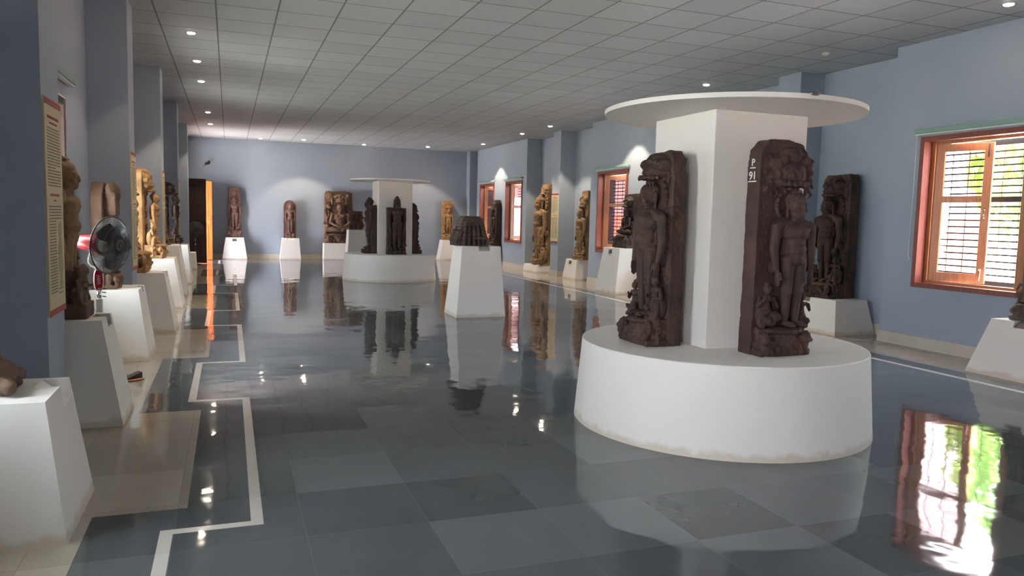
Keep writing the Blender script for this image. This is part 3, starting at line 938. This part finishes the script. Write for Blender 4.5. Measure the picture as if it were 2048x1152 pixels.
def statue(label, loc, front, mat, W, Ht, t, fig, base, can=None, att=(), outline=None, vox=.010, seed=0, group=None, tiers=3, halo=True, top=None, curls=False, rough=1.0, cat='statue', side_relief=True, seated=False):
    rng = random.Random(seed)
    ROTS = {'-y': 0.0, '+x': PI / 2, '-x': -PI / 2}
    o = empty('stone_statue', loc, ROTS[front], label, cat, group)
    m = MAT[mat]
    fx, fz, fh, fw, fy = fig
    if can and not seated: fh = min(fh, (can[0] + can[3] * .02 - fz) / 1.025)
    if outline is not None:
        if outline == 'rect': outline = [(-W * .5, 0), (W * .5, 0), (W * .49, Ht * .5), (W * .48, Ht * .93), (W * .40, Ht), (-W * .38, Ht * .995), (-W * .48, Ht * .95), (-W * .49, Ht * .5)]
        if outline == 'arch': outline = [(-W * .5, 0), (W * .5, 0), (W * .5, Ht - W * .5)] + [(W * .5 * math.cos(a), Ht - W * .5 + W * .5 * math.sin(a)) for a in [PI * i / 12 for i in range(1, 12)]] + [(-W * .5, Ht - W * .5)]
        c = MB().prism(outline, -t, 0)
        if side_relief:
            for s in (-1, 1):
                c.cap((s * W * .43, -t, base[2]), (s * W * .42, -t, Ht * .70), W * .045, W * .04, 1)
                z = base[2] + Ht * .04
                while z < Ht * .66:
                    hh = Ht * rng.uniform(.09, .14)
                    mini(c, s * W * .37, -t - W * .02, z, hh, rng, -s * .1); z += hh * 1.08
        c.carve('back_slab', m, o, vox, rough, seed, 3, True)
    if halo and not seated:
        c = MB().lathe([(fh * .135 * fw, 0), (fh * .15 * fw, fh * .012), (fh * .10 * fw, fh * .03)], (0, 0, 0), 28)
        hv = MB()
        R = np.array(Euler((PI / 2, 0, 0)).to_matrix())
        hv.lathe([(fh * .15 * fw, -.0), (fh * .155 * fw, fh * .014), (fh * .12 * fw, fh * .03), (.01, fh * .02)], (fx, -t + .006, fz + fh * .90), 28, M=R)
        for q in range(18):
            a = 2 * PI * q / 18; hv.ell((fx + math.cos(a) * fh * .14 * fw, -t - fh * .02, fz + fh * .90 + math.sin(a) * fh * .14 * fw), fh * .02, k=1)
        hv.carve('halo', m, o, vox, rough * .6, seed)
    c = MB()
    if seated: body_seated(c, fx, fy, fz, fh)
    else: body_standing(c, fx, fy, fz, fh, fw)
    body = c.carve('seated_figure' if seated else 'standing_figure', m, o, vox * .62, rough * .30, seed, 2)
    c = MB()
    if seated:
        c.ell((fx, fy + .01 * fh, fz + .90 * fh), (.104 * fh, .108 * fh, .085 * fh)); c.ell((fx, fy, fz + .985 * fh), .05 * fh)
    else: hair_cap(c, fx, fy, fz, fh, fw, curls)
    c.carve('hair_curls', m, body, vox * .6, rough * .2, seed, 1)
    bw, bd, bh = base
    if bh > 0:
        c = MB().box(-bw / 2, bw / 2, -bd * .84, 0, 0, bh * .22).box(-bw * .46, bw * .46, -bd * .66, 0, .01, bh * .92).ell((0, -bd * .62, bh * .84), (bw * .40, bd * .36, bh * .15)).ell((0, -bd * .5, bh * .5), (bw * .48, bd * .33, bh * .5))
        if bh > .06:
            for s in (-1, 1): lion(c, s * bw * .25, -bd * .72, bh * .06, bh * .78, s, rng)
            c.ell((0, -bd * .78, bh * .46), (bw * .15, bd * .16, bh * .38)); c.ell((0, -bd * .93, bh * .44), (bw * .035, bd * .06, bh * .10))
            for q in (-1, 1): c.ell((q * bw * .06, -bd * .90, bh * .58), (bw * .04, bd * .04, bh * .06)); c.ell((q * bw * .15, -bd * .78, bh * .55), (bw * .05, bd * .08, bh * .2))
            c.ell((0, -bd * .90, bh * .27), (bw * .09, bd * .05, bh * .06)); c.prism([(-bw * .03, bh * .1), (bw * .03, bh * .1), (bw * .06, bh * .5), (-bw * .06, bh * .5)], -bd * .86, -bd * .6)
            clutter(c, -bw * .46, bw * .46, bh * .05, bh * .5, -bd * .80, 16, bh * .09, bh * .17, rng)
            for s in (-1, 1): mini(c, s * bw * .44, -bd * .55, 0.01, bh * .9, rng)
        c.carve('carved_base', m, o, vox, rough * 1.5, seed)
    if can:
        cz, cw, cd, ch = can
        c = MB(); canopy(c, fx, -cd * .62, cz, cw, cd, ch, rng, -t, tiers)
        for s in (-1, 1):
            x = fx + s * min(cw * .62, W * .34)
            mini(c, x * .9, -t - .005, cz + ch * .22, ch * .52, rng, 0); mini(c, x, -t, cz - ch * .25, ch * .5, rng, 0)
        clutter(c, -W * .42, W * .42, cz - ch * .05, min(Ht, cz + ch) - ch * .28, -t, 22, ch * .07, ch * .15, rng)
        c.carve('stone_canopy', m, o, vox, rough, seed)
    for ax, ay, az, ah in att:
        c = MB(); mini(c, ax, ay, az, ah, rng, 0); c.ell((ax, ay + ah * .1, az + ah * .3), (ah * .22, ah * .16, ah * .34)); clutter(c, ax - ah * .18, ax + ah * .18, az, az + ah * .35, ay - ah * .08, 7, ah * .07, ah * .13, rng)
        c.carve('attendant_figure', m, o, vox * .8, rough * .6, seed)
    return o


GP = 'carved stone statues of the gallery'
# --- near round plinth
statue('dark brown statue facing left on the near round plinth, parasol jutting over its head', (2.775, 4.44, .542), '-x', 'st_brown', .37, 1.275, .10,
       (0, .185, .90, .98, -.165), (.38, .30, .19), (1.085, .24, .24, .19), [(-.13, -.17, .17, .24), (.125, -.165, .17, .30)], [(-.185, 0), (.185, 0), (.182, .6), (.178, 1.10), (.16, 1.16), (.165, 1.22), (.11, 1.275), (-.10, 1.262), (-.165, 1.21), (-.18, .6)], vox=.0060, seed=3, curls=True, rough=1.5)
sb = statue('dark chocolate statue at the front of the near round plinth, white digits on its edge', (3.222, 3.99, .542), '-y', 'st_choc', .38, 1.335, .12,
       (.045, .185, .83, .88, -.185), (.38, .26, .185), (1.045, .27, .22, .27), [(-.11, -.15, .17, .28), (.165, -.14, .17, .22)],
       [(-.195, 0), (.19, 0), (.183, .45), (.178, .86), (.095, .88), (.095, 1.05), (.17, 1.07), (.175, 1.24), (.13, 1.31), (.02, 1.335), (-.12, 1.33), (-.175, 1.265), (-.187, 1.20), (-.187, .6)], vox=.0060, seed=8, curls=True, side_relief=False)
c = MB()
rg = random.Random(4)
z = .03
while z < .46:
    hh = rg.uniform(.03, .06); c.ell((.188, -.07, z + hh / 2), (.034, .05, hh * .6), k=2); z += hh
c.carve('ornate_edge', MAT['st_choc'], sb, .006, .8)
c = MB()
for z, s in ((1.20, .05), (1.13, .06), (1.08, .05)): c.ell((.172, -.10, z), (.035, .07, s * .62), k=2)
c.carve('ornate_edge', MAT['st_choc'], sb, .006, .8)
def painted(txt, z, size, bar):
    cu = bpy.data.curves.new('painted_number', 'FONT'); cu.body = txt; cu.size = size; cu.extrude = 0.0015; cu.align_x = 'CENTER'; cu.offset = 0.0006
    tmp = bpy.data.objects.new('painted_number', cu); COL.objects.link(tmp)
    me = bpy.data.meshes.new_from_object(tmp.evaluated_get(bpy.context.evaluated_depsgraph_get())); bpy.data.objects.remove(tmp)
    ob = link('painted_number', me, MAT['mark']); ob.parent = sb; ob.location = (-.1935, -.060, z); ob.rotation_euler = (PI / 2, 0, -PI / 2)
    MB().box(-.1955, -.1925, -.060 - bar / 2, -.060 + bar / 2, z - .016, z - .009).build('painted_stroke', MAT['mark'], sb)
painted('P', 1.168, .062, .05)
painted('91', 1.085, .070, .075)

# --- right side of the hall
statue('grey weathered statue at the right edge in front of the nearest window', (7.20, 4.84, .52), '-x', 'st_grey', .42, 1.24, .14, (0, .17, .88, .95, -.2), (.44, .38, .17), (.98, .24, .26, .25), [(-.16, -.2, .16, .25), (.16, -.2, .16, .25)], 'rect', vox=.008, seed=21)
statue('dark statue in the recess beside the nearest window, shadow cast on the blue wall', (7.59, 7.92, .425), '-x', 'st_brown', .50, 1.60, .15, (0, .20, 1.12, 1.02, -.28), (.52, .52, .20), (1.31, .28, .36, .28), [(-.19, -.30, .18, .33), (.19, -.28, .18, .36)], 'rect', vox=.0085, seed=14, curls=True)
statue('blackish seated statue under a tiered parasol before the middle window', (7.22, 12.76, .85), '-x', 'st_black', .52, 1.02, .13, (0, .26, .46, 1, -.20), (.52, .40, .26), (.76, .24, .30, .22), [(-.19, -.17, .24, .26), (.19, -.17, .24, .26)], 'rect', vox=.009, seed=31, seated=True)
statue('slim tan statue in the recess beside a right column, tiered parasol over its head', (7.645, 15.66, .46), '-x', 'st_tan', .36, 1.56, .11, (0, .10, 1.08, .96, -.20), (.46, .36, .10), (1.18, .28, .24, .34), [(-.14, -.2, .09, .30), (.14, -.18, .09, .30)], 'rect', vox=.010, seed=33, curls=True)
statue('tallest tan statue, broad smooth body on a very low block by the last pier', (7.655, 18.02, .19), '-x', 'st_tan', .48, 2.06, .11, (0, .08, 1.72, 1.0, -.24), (.58, .40, .10), (1.78, .30, .24, .27), [(.24, -.24, .08, .52), (-.24, -.2, .08, .5)], 'rect', vox=.012, seed=35, curls=True)
statue('dark statue standing between the two last windows of the right wall', (7.27, 20.78, .53), '-x', 'st_brown', .44, 1.34, .14, (0, .16, .92, .95, -.18), (.44, .34, .15), (1.05, .26, .24, .27), [(-.16, -.18, .14, .28), (.16, -.18, .14, .28)], 'rect', vox=.011, seed=37)

# --- back wall
statue('tall reddish rectangular panel with standing figure, next to the doorway', (.145, 23.47, .62), '-y', 'st_red', .36, 1.43, .09, (.01, .22, .93, .86, -.12), (.36, .17, .22), (1.18, .22, .15, .2), [(-.12, -.11, .22, .24), (.12, -.11, .22, .24)], [(-.18, 0), (.185, 0), (.165, 1.41), (-.165, 1.43)], vox=.0095, seed=41, side_relief=True)
b2 = statue('reddish round-topped slab with small standing figure on the back wall', (1.675, 23.47, .62), '-y', 'st_red', .36, 1.11, .07, (.01, .17, .82, .82, -.115), (.20, .17, .17), None, (), 'arch', vox=.0095, seed=43, side_relief=False)
rim = MB().tube([(-.16, -.075, .02), (-.16, -.075, .93)] + [(-.16 * math.cos(PI * i / 10), -.075, .93 + .16 * math.sin(PI * i / 10)) for i in range(1, 10)] + [(.16, -.075, .93), (.16, -.075, .02)], .022)
rim.carve('raised_border', MAT['st_red'], b2, .01, .6)
b3 = statue('large brown seated statue cross-legged in a carved frame against the back wall', (3.08, 23.47, .49), '-y', 'st_warm', .84, 1.55, .14, (.02, .30, .86, 1, -.26), (.84, .42, .30), (1.22, .34, .34, .26), [(-.33, -.17, .36, .42), (.33, -.17, .36, .42)], [(-.42, 0), (.42, 0), (.41, 1.2), (.40, 1.50), (.2, 1.55), (-.1, 1.53), (-.36, 1.55), (-.41, 1.45)], vox=.0115, seed=45, seated=True)
c = MB(); rg = random.Random(9)
for s in (-1, 1):
    c.ell((s * .27, -.16, 1.36), (.11, .10, .14)); c.cap((s * .21, -.22, 1.36), (s * .20, -.24, 1.16), .045, .03, 1); c.ell((s * .35, -.18, 1.38), (.05, .06, .09)); mini(c, s * .30, -.16, 1.30, .26, rg); mini(c, s * .33, -.14, .82, .34, rg)
    clutter(c, s * .30 - .08, s * .30 + .08, .8, 1.5, -.15, 16, .03, .06, rg)
c.carve('carved_elephants', MAT['st_warm'], b3, .0115, 1.0)
statue('ochre statue with figure in high relief at the right end of the back wall', (6.48, 23.47, .63), '-y', 'st_ochre', .38, 1.23, .10, (.01, .20, .78, .90, -.15), (.38, .24, .20), (1.00, .24, .2, .2), [(-.14, -.14, .19, .26), (.14, -.14, .19, .26)], 'rect', vox=.010, seed=47)
# small block on the tall pedestal
o = empty('stone_fragment', (2.95, 19.16, .98), 0, 'small squarish carved block on the tall pedestal behind the far round plinth', 'stone fragment')
c = MB().box(-.17, .17, -.02, .12, 0, .46); rg = random.Random(2)
for x in (-.10, .02, .12): mini(c, x, -.05, .03, .40, rg)
clutter(c, -.15, .15, .02, .44, -.03, 16, .025, .05, rg); c.carve('carved_block', MAT['st_warm'], o, .011, 1)

# --- far round plinth
pc = (3.215, 16.18)
statue('blackish statue at the front of the far round plinth, head rising above its slab', (3.28, pc[1] - .252, .542), '-y', 'st_black', .40, .97, .12, (0, .10, 1.09, .78, -.16), (.40, .28, .10), None, [(-.14, -.15, .05, .26), (.14, -.15, .05, .26)], [(-.20, 0), (.20, 0), (.205, .3), (.20, .97), (-.20, .98), (-.19, .4)], vox=.0095, seed=51, halo=False, curls=True, side_relief=False)
statue('blackish statue on the left side of the far round plinth, seen from its side', (pc[0] - .296, pc[1] + .06, .542), '-x', 'st_black', .36, 1.02, .13, (0, .10, 1.06, .8, -.14), (.36, .32, .10), None, [(.13, -.17, .05, .24)], 'rect', vox=.0095, seed=52, halo=False, curls=True, side_relief=False)
statue('blackish statue on the right side of the far round plinth, turned to the windows', (pc[0] + .428, pc[1] + .06, .542), '+x', 'st_black', .36, 1.02, .12, (0, .09, 1.03, .8, -.15), (.36, .30, .09), (.9, .16, .2, .2), [(-.13, -.17, .05, .24)], 'rect', vox=.0095, seed=53, halo=False, side_relief=False)

# --- shrine model in the middle
o = empty('shrine_model', (3.13, 10.12, .965), 0, 'dark carved model of a temple tower on the free-standing white pedestal', 'stone model')
c = MB()
for i in range(9):
    z0 = i * .043; f = 1 - .42 * (i / 9) ** 1.2
    c.box(-.205 * f, .205 * f, -.19 * f, .19 * f, z0, z0 + .034).box(-.19 * f, .19 * f, -.175 * f, .175 * f, z0 + .02, z0 + .05)
c.box(-.115, .115, -.105, .105, .36, .405)
c.carve('tower_core', MAT['st_slate'], o, .0075, .7)
for k in range(4):
    c = MB(); R = np.array(Euler((0, 0, k * PI / 2)).to_matrix())
    for u in (-.15, -.075, 0, .075, .15):
        for i in range(9):
            f = 1 - .42 * (i / 9) ** 1.2; p = R @ np.array((u * f, -.20 * f, .02 + i * .043)); c.ell(p, (.028, .028, .024), k=1)
            c.rbox(R @ np.array((u * f, -.195 * f, .035 + i * .043)), (.05 * f + .005, .05 * f + .005, .012), (0, 0, k * PI / 2))
    c.carve('ribbed_face', MAT['st_slate'], o, .0075, .6)
c = MB()
for x in (-.01, .05, .11, .17): c.box(x - .009, x + .009, -.235, -.19, .0, .10)
c.box(-.03, .19, -.245, -.18, .095, .115).box(-.03, .19, -.24, -.18, 0, .012)
c.build('pillared_niche', MAT['st_slate'], o, .003)
c = MB(); rg = random.Random(6)
for z, x in ((.0, -.215), (.05, -.22), (.10, -.205), (.15, -.19)):
    for y in (-.15, -.06, .04, .12): c.ell((x, y, z + .03), (.045, .042, .045), k=1); c.box(x - .035, x + .03, y - .03, y + .03, z, z + .02)
c.carve('corner_turrets', MAT['st_slate'], o, .0075, .7)

# --- left side of the hall
o = empty('stone_fragment', (-.97, 3.70, .57), PI / 2, 'broken brown figure fragment on the pedestal nearest the camera, left edge', 'stone fragment')
c = MB().box(-.12, .12, -.05, .10, 0, .10); rg = random.Random(12)
c.ell((0, -.02, .08), (.13, .11, .07)); c.cap((-.05, -.06, .05), (-.13, -.12, .04), .05, .035, 1); c.cap((.05, -.06, .05), (.13, -.10, .05), .05, .035, 1)
c.ell((0, 0, .14), (.10, .07, .07)); c.cap((.09, 0, .16), (.12, -.05, .06), .035, .03, 1); c.cap((-.09, 0, .16), (-.12, -.05, .06), .035, .03, 1); c.ell((.01, .01, .185), (.07, .05, .035)); clutter(c, -.12, .12, .01, .06, -.10, 12, .02, .035, rg)
c.carve('broken_seated_torso', MAT['st_warm'], o, .006, .9)
# tan torso behind the first board
o = empty('stone_statue', (-.965, 5.47, .66), PI / 2, 'tan headed torso without slab, half hidden by the first information board', 'statue')
c = MB(); body_standing(c, 0, .0, .02, .97, 1.0, feet=False); bo = c.carve('standing_figure', MAT['st_tan'], o, .0065, .5, 0, 3)
c = MB(); hair_cap(c, 0, 0, .02, .97, 1.0, True); c.carve('hair_curls', MAT['st_tan'], bo, .0065, .2, 0, 1)
c = MB().box(-.14, .14, -.13, .12, 0, .09).box(-.10, .10, -.08, .09, .05, .30); rg = random.Random(17); clutter(c, -.11, .11, .05, .30, -.07, 24, .025, .06, rg); mini(c, .10, -.08, .06, .26, rg); mini(c, -.10, -.08, .06, .26, rg)
c.carve('rough_base', MAT['st_warm'], o, .0075, 1.1)
l2 = statue('brown statue with two rounded tops behind the pedestal fan', (-1.15, 7.80, .63), '+x', 'st_warm', .40, .96, .10, (0, .14, .68, .95, -.14), (.40, .24, .14), None, [(-.14, -.13, .12, .22), (.14, -.13, .12, .22)], 'arch', vox=.0085, seed=61, halo=False)
c = MB().ell((0, -.15, .85), (.15, .075, .115)).box(-.14, .14, -.20, -.06, .66, .86).box(-.12, .12, -.18, -.04, .40, .70)
c.carve('rounded_canopy', MAT['st_warm'], l2, .0085, .8)
statue('nearer of the two golden ochre statues on the left, with shelf-like tiered canopy', (-1.22, 9.45, .655), '+x', 'st_ochre', .44, 1.17, .13, (0, .22, .64, .98, -.22), (.46, .42, .24), (.84, .34, .28, .36), [(-.17, -.22, .20, .26), (.17, -.22, .20, .26)], 'rect', vox=.009, seed=63, tiers=5)
statue('farther of the two golden ochre statues on the left, above a bright white pedestal', (-1.22, 11.58, .69), '+x', 'st_ochre', .46, 1.20, .13, (0, .20, .74, .98, -.26), (.46, .44, .20), (.90, .34, .28, .34), [(-.18, -.24, .18, .30), (.18, -.24, .18, .30)], 'rect', vox=.009, seed=65, tiers=4)
statue('dull brown statue just past the third left column', (-1.22, 13.36, .80), '+x', 'st_warm', .42, .96, .14, (0, .12, .66, .95, -.24), (.42, .40, .12), (.76, .26, .30, .2), [(-.16, -.26, .1, .22), (.16, -.26, .1, .22)], 'rect', vox=.010, seed=67)
statue('dark statue in profile before the fourth left column', (-1.21, 15.52, .72), '+x', 'st_brown', .42, 1.16, .13, (0, .14, .80, .95, -.28), (.42, .42, .14), (.92, .26, .32, .24), [(-.16, -.26, .12, .24), (.16, -.26, .12, .24)], 'rect', vox=.010, seed=69)


# ------------------------------------------------------------------ information boards
def board(label, y0, y1, x, z0, z1, sgn, seed):
    o = empty('information_board', (x, (y0 + y1) / 2, z0), PI / 2 if sgn > 0 else -PI / 2, label, 'board', 'printed information boards on the columns')
    w, h = y1 - y0, z1 - z0
    MB().box(-w / 2, w / 2, -0.012, -0.001, 0, h).build('board_panel', MAT['board'], o, 0.002)
    MB().box(-w / 2, w / 2, -0.0135, -0.012, 0, 0.035).box(-w / 2, w / 2, -0.0135, -0.012, h - 0.035, h).build('red_border', MAT['red'], o)
    rg = random.Random(seed); m = MB()
    def words(name, rows, mat):
        q = MB()
        for z, a, t in rows:
            x = -a * w
            while x < a * w - .01:
                l = min(rg.uniform(.012, .03), a * w - x); q.box(x, x + l, -0.0132, -0.012, h * z, h * z + t); x += l + .006
        q.build(name, mat, o)
    words('red_heading', ((.912, .36, .015), (.888, .24, .010)), MAT['red'])
    words('orange_heading', ((.556, .28, .014), (.532, .09, .009)), MAT['orangeink'])
    def line(z, a, b):
        x = a
        while x < b - .01:
            l = min(rg.uniform(.012, .04), b - x); m.box(x, x + l, -0.0132, -0.012, z, z + .0075); x += l + .007
    z = h * .865
    while z > h * .60: line(z, -w * .40, w * (.40 if rg.random() > .2 else .1)); z -= .0165
    m.build('printed_text', MAT['ink'], o); m = MB()
    z = h * .505
    while z > h * .44: line(z, -w * .40, w * .40); z -= .0165
    while z > h * .09: line(z, -w * .40, w * .02); z -= .0165
    m.build('printed_text', MAT['ink'], o); m = MB()
    for zz in (.26, .28, .09, .11): line(h * zz, w * .10, w * .36)
    m.build('printed_caption', MAT['ink'], o)
    d = MB()
    for zz, rr in ((.40, .045), (.34, .035), (.30, .055), (.22, .06), (.15, .04)): d.lathe([(rr, 0), (rr * .9, .0006)], (w * .23, -0.0134 - .0007 * (zz * 50 % 3), h * zz), 20, False, M=((1, 0, 0), (0, 0, -1), (0, 1, 0)))
    d.build('printed_drawing', MAT['ink2'], o)


MAT['ink2'] = simple('faint_print', lin(158, 148, 118), 0.6)
board('cream information board with red borders on the nearest left column', 4.735, 5.155, PL, .75, 1.94, 1, 1)
board('cream information board on the second left column, just right of the fan', 8.58, 9.0, PL, .73, 1.93, 1, 2)
board('narrowly seen information board on the third left column, beside the golden statues', 12.43, 12.84, PL, .76, 1.93, 1, 3)
board('narrowly seen information board on the fourth left column near the shaded door', 16.27, 16.68, PL, .74, 1.93, 1, 4)
board('cream information board on the right column between the two tan statues', 16.56, 16.99, PR, .80, 1.97, -1, 5)


# ------------------------------------------------------------------ fans
def fan(label, loc, aim, zc, R, body, neck, cage, group=None):
    """pedestal fan: aim = heading of the blowing side, zc = hub height"""
    o = empty('pedestal_fan', loc, 0, label, 'fan', group)
    MB().lathe([(.165, 0), (.165, .012), (.14, .03), (.05, .045), (.03, .08), (.0305, .085)], seg=40).build('fan_base', MAT[body], o)
    MB().box(-.021, .021, -.018, .018, .04, zc - .40).build('lower_pole', MAT[body], o, .003)
    MB().lathe([(.014, zc - .41), (.014, zc - .33)], seg=20).build('chrome_tube', MAT['chrome'], o)
    hd = bpy.data.objects.new('fan_head', None); COL.objects.link(hd); hd.parent = o; hd.location = (math.sin(aim) * .10, -math.cos(aim) * .10, zc); hd.rotation_euler = (math.radians(4), 0, aim)
    b = MB().prism([(-.018, 0), (.018, 0), (.030, .03), (.034, .08), (.030, .135), (.018, .165), (-.018, .165), (-.030, .135), (-.034, .08), (-.030, .03)], -.028, .03)
    nb = b.build('control_box', MAT[body], o, .006); nb.location = (0, 0, zc - .34); nb.rotation_euler = (0, 0, .10)
    fp = MB().prism([(-.016, .012), (.016, .012), (.025, .035), (.028, .08), (.025, .13), (.016, .152), (-.016, .152), (-.025, .13), (-.028, .08), (-.025, .035)], -.034, -.028).build('red_face_plate', MAT[neck], nb, .002)
    zg = MB()
    for i in range(4):
        z = .055 + .017 * i
        zg.tube([(-.012, -.0355, z + .012), (.012, -.0355, z + .004)], .0022, 6); zg.tube([(.012, -.0355, z + .004), (-.012, -.0355, z - .005)], .0022, 6)
    zg.build('zigzag_emblem', MAT['whitep'], nb)
    MB().box(-.006, .014, -.036, -.034, .018, .024).build('small_mark', MAT['whitep'], nb)
    kb = MB()
    for z in (.02, -.01, -.04): kb.tube([(.02, 0, z), (.045, -.005, z - .004)], .004, 6)
    k = kb.build('speed_keys', MAT['fanblack'], nb)
    MB().box(-.022, .022, -.02, .03, zc - .18, zc - .10).build('neck', MAT[body], o, .006)
    # head, built along local -y (blowing side)
    Rm = np.array(Euler((PI / 2, 0, 0)).to_matrix())
    MB().lathe([(.020, -.275), (.040, -.268), (.052, -.235), (.062, -.15), (.068, -.09), (.068, -.075), (.02, -.07)], (0, 0, 0), 32, M=Rm).build('motor_housing', MAT[neck], hd)
    MB().lathe([(.056, -.075), (.056, -.045), (.02, -.02)], (0, 0, 0), 32, M=Rm).build('motor_collar', MAT['fanwhite'], hd)
    MB().lathe([(.035, .0), (.037, .03), (.025, .048), (.004, .05)], (0, 0, 0), 28, M=Rm).build('blade_hub', MAT['fanblack'], hd)
    for kk in range(3):
        V, Fc = [], []
        nr, na = 6, 8
        for i in range(nr):
            for j in range(na):
                rr = .03 + (R * .86 - .03) * i / (nr - 1); half = .25 + .33 * math.sin(PI * min(1, (i + .6) / nr))
                a = kk * 2 * PI / 3 + (j / (na - 1) - .5) * 2 * half + .25 * i / nr
                yv = -.022 + .042 * (j / (na - 1) - .5)
                V.append((rr * math.cos(a), yv, rr * math.sin(a)))
        n0 = len(V); V += [(x, y - .0025, z) for x, y, z in V]
        for i in range(nr - 1):
            for j in range(na - 1):
                q = (i * na + j, i * na + j + 1, (i + 1) * na + j + 1, (i + 1) * na + j); Fc += [q, tuple(n0 + t for t in q[::-1])]
        MB().raw(V, Fc, True).build('fan_blade', MAT['blade'], hd)
    def grille(name, depth, n, rings, r0, bulge):
        m = MB()
        prof = lambda t: (r0 + (R - r0) * t, depth * (1 - t ** 3.2) - .022 * (1 - t) * 0)
        for i in range(n):
            a = 2 * PI * i / n
            m.tube([(r * math.cos(a), -y, r * math.sin(a)) for r, y in [prof(t) for t in (0, .25, .5, .7, .85, .94, 1)]], .0013, 4)
        for t in rings:
            r, y = prof(t)
            m.tube([(r * math.cos(2 * PI * q / 48), -y, r * math.sin(2 * PI * q / 48)) for q in range(48)], .002, 6, True)
        return m.build(name, MAT[cage], hd)
    grille('front_grille', .075, 140, (0.02, .30, .62, 1.0), .045, 0)
    grille('rear_grille', -.055, 120, (0.05, .5, 1.0), .06, 0)
    MB().tube([(R * math.cos(2 * PI * q / 64) * 1.01, 0, R * math.sin(2 * PI * q / 64) * 1.01) for q in range(64)], .006, 8, True).build('grille_rim', MAT[cage], hd)
    MB().lathe([(.045, .072), (.046, .078), (.030, .082), (.028, .078), (.014, .080), (.010, .084)], (0, 0, 0), 32, M=Rm).build('grille_badge', MAT['fanblack'], hd)
    MB().tube([(-.045 - .035 * math.sin(PI * q / 14) + .03 * q / 14, .03 - .03 * q / 14, zc - .03 - .14 * q / 14 - .03 * math.sin(PI * q / 14)) for q in range(15)], .006, 8).build('power_cord', MAT['fanwhite'], o)
    return o


MAT['blade'] = simple('smoky_blade', (0.035, 0.038, 0.042), 0.25)
MAT['wire'] = simple('dusty_grey_wire', (0.10, 0.105, 0.11), 0.4, 0.3)
fan('white and red pedestal fan with round dark wire cage, standing behind the second left pedestal', (-.905, 6.30, 0), math.radians(60), 1.085, .205, 'fanwhite', 'fanred', 'wire')
fan('dim black pedestal fan in front of the shaded door leaf', (-.80, 20.62, 0), math.radians(8), .89, .19, 'fanblack', 'fanblack', 'wire2') if MAT.setdefault('wire2', simple('grey_wire', (0.09, 0.085, 0.08), 0.5)) else None

# ------------------------------------------------------------------ small things
o = empty('security_camera', (-.53, YB, 2.74), 0, 'small dark security camera on the back wall above the doorway corner', 'camera')
MB().lathe([(.04, 0), (.04, .012), (.02, .02)], (0, -.001, 0), 20, M=np.array(Euler((PI / 2, 0, 0)).to_matrix())).build('mounting_plate', MAT['fanblack'], o)
MB().tube([(0, -.01, 0), (0, -.10, -.02), (-.02, -.14, -.04)], .012).build('bracket_arm', MAT['fanblack'], o)
MB().rbox((-.03, -.18, -.045), (.075, .17, .07), (.2, 0, -.5)).build('camera_housing', MAT['fanblack'], o, .01)
MB().tube([(-.05, -.06, -.07), (-.16, -.02, -.13)], .006).build('cable', MAT['fanblack'], o)
o = empty('wooden_wedge', (-.76, 6.62, 0), .5, 'small brown wooden wedge with a pale curved edge lying on the pale floor', 'wood piece')
o.scale = (.8, .8, .8)
MB().raw([(-.11, -.06, 0), (.12, -.04, 0), (.12, .05, 0), (-.11, .05, 0), (.12, -.04, .075), (.12, .05, .075)], [(0, 3, 2, 1), (1, 2, 5, 4), (0, 4, 5, 3), (0, 1, 4), (3, 5, 2)]).build('wedge_block', MAT['dark_shade_wood'], o, .003)
MB().tube([(-.10 + .024 * i, -.075 - .02 * math.sin(PI * i / 9), .012) for i in range(10)], .011, 8).build('curved_edge', MAT['leaf'], o)
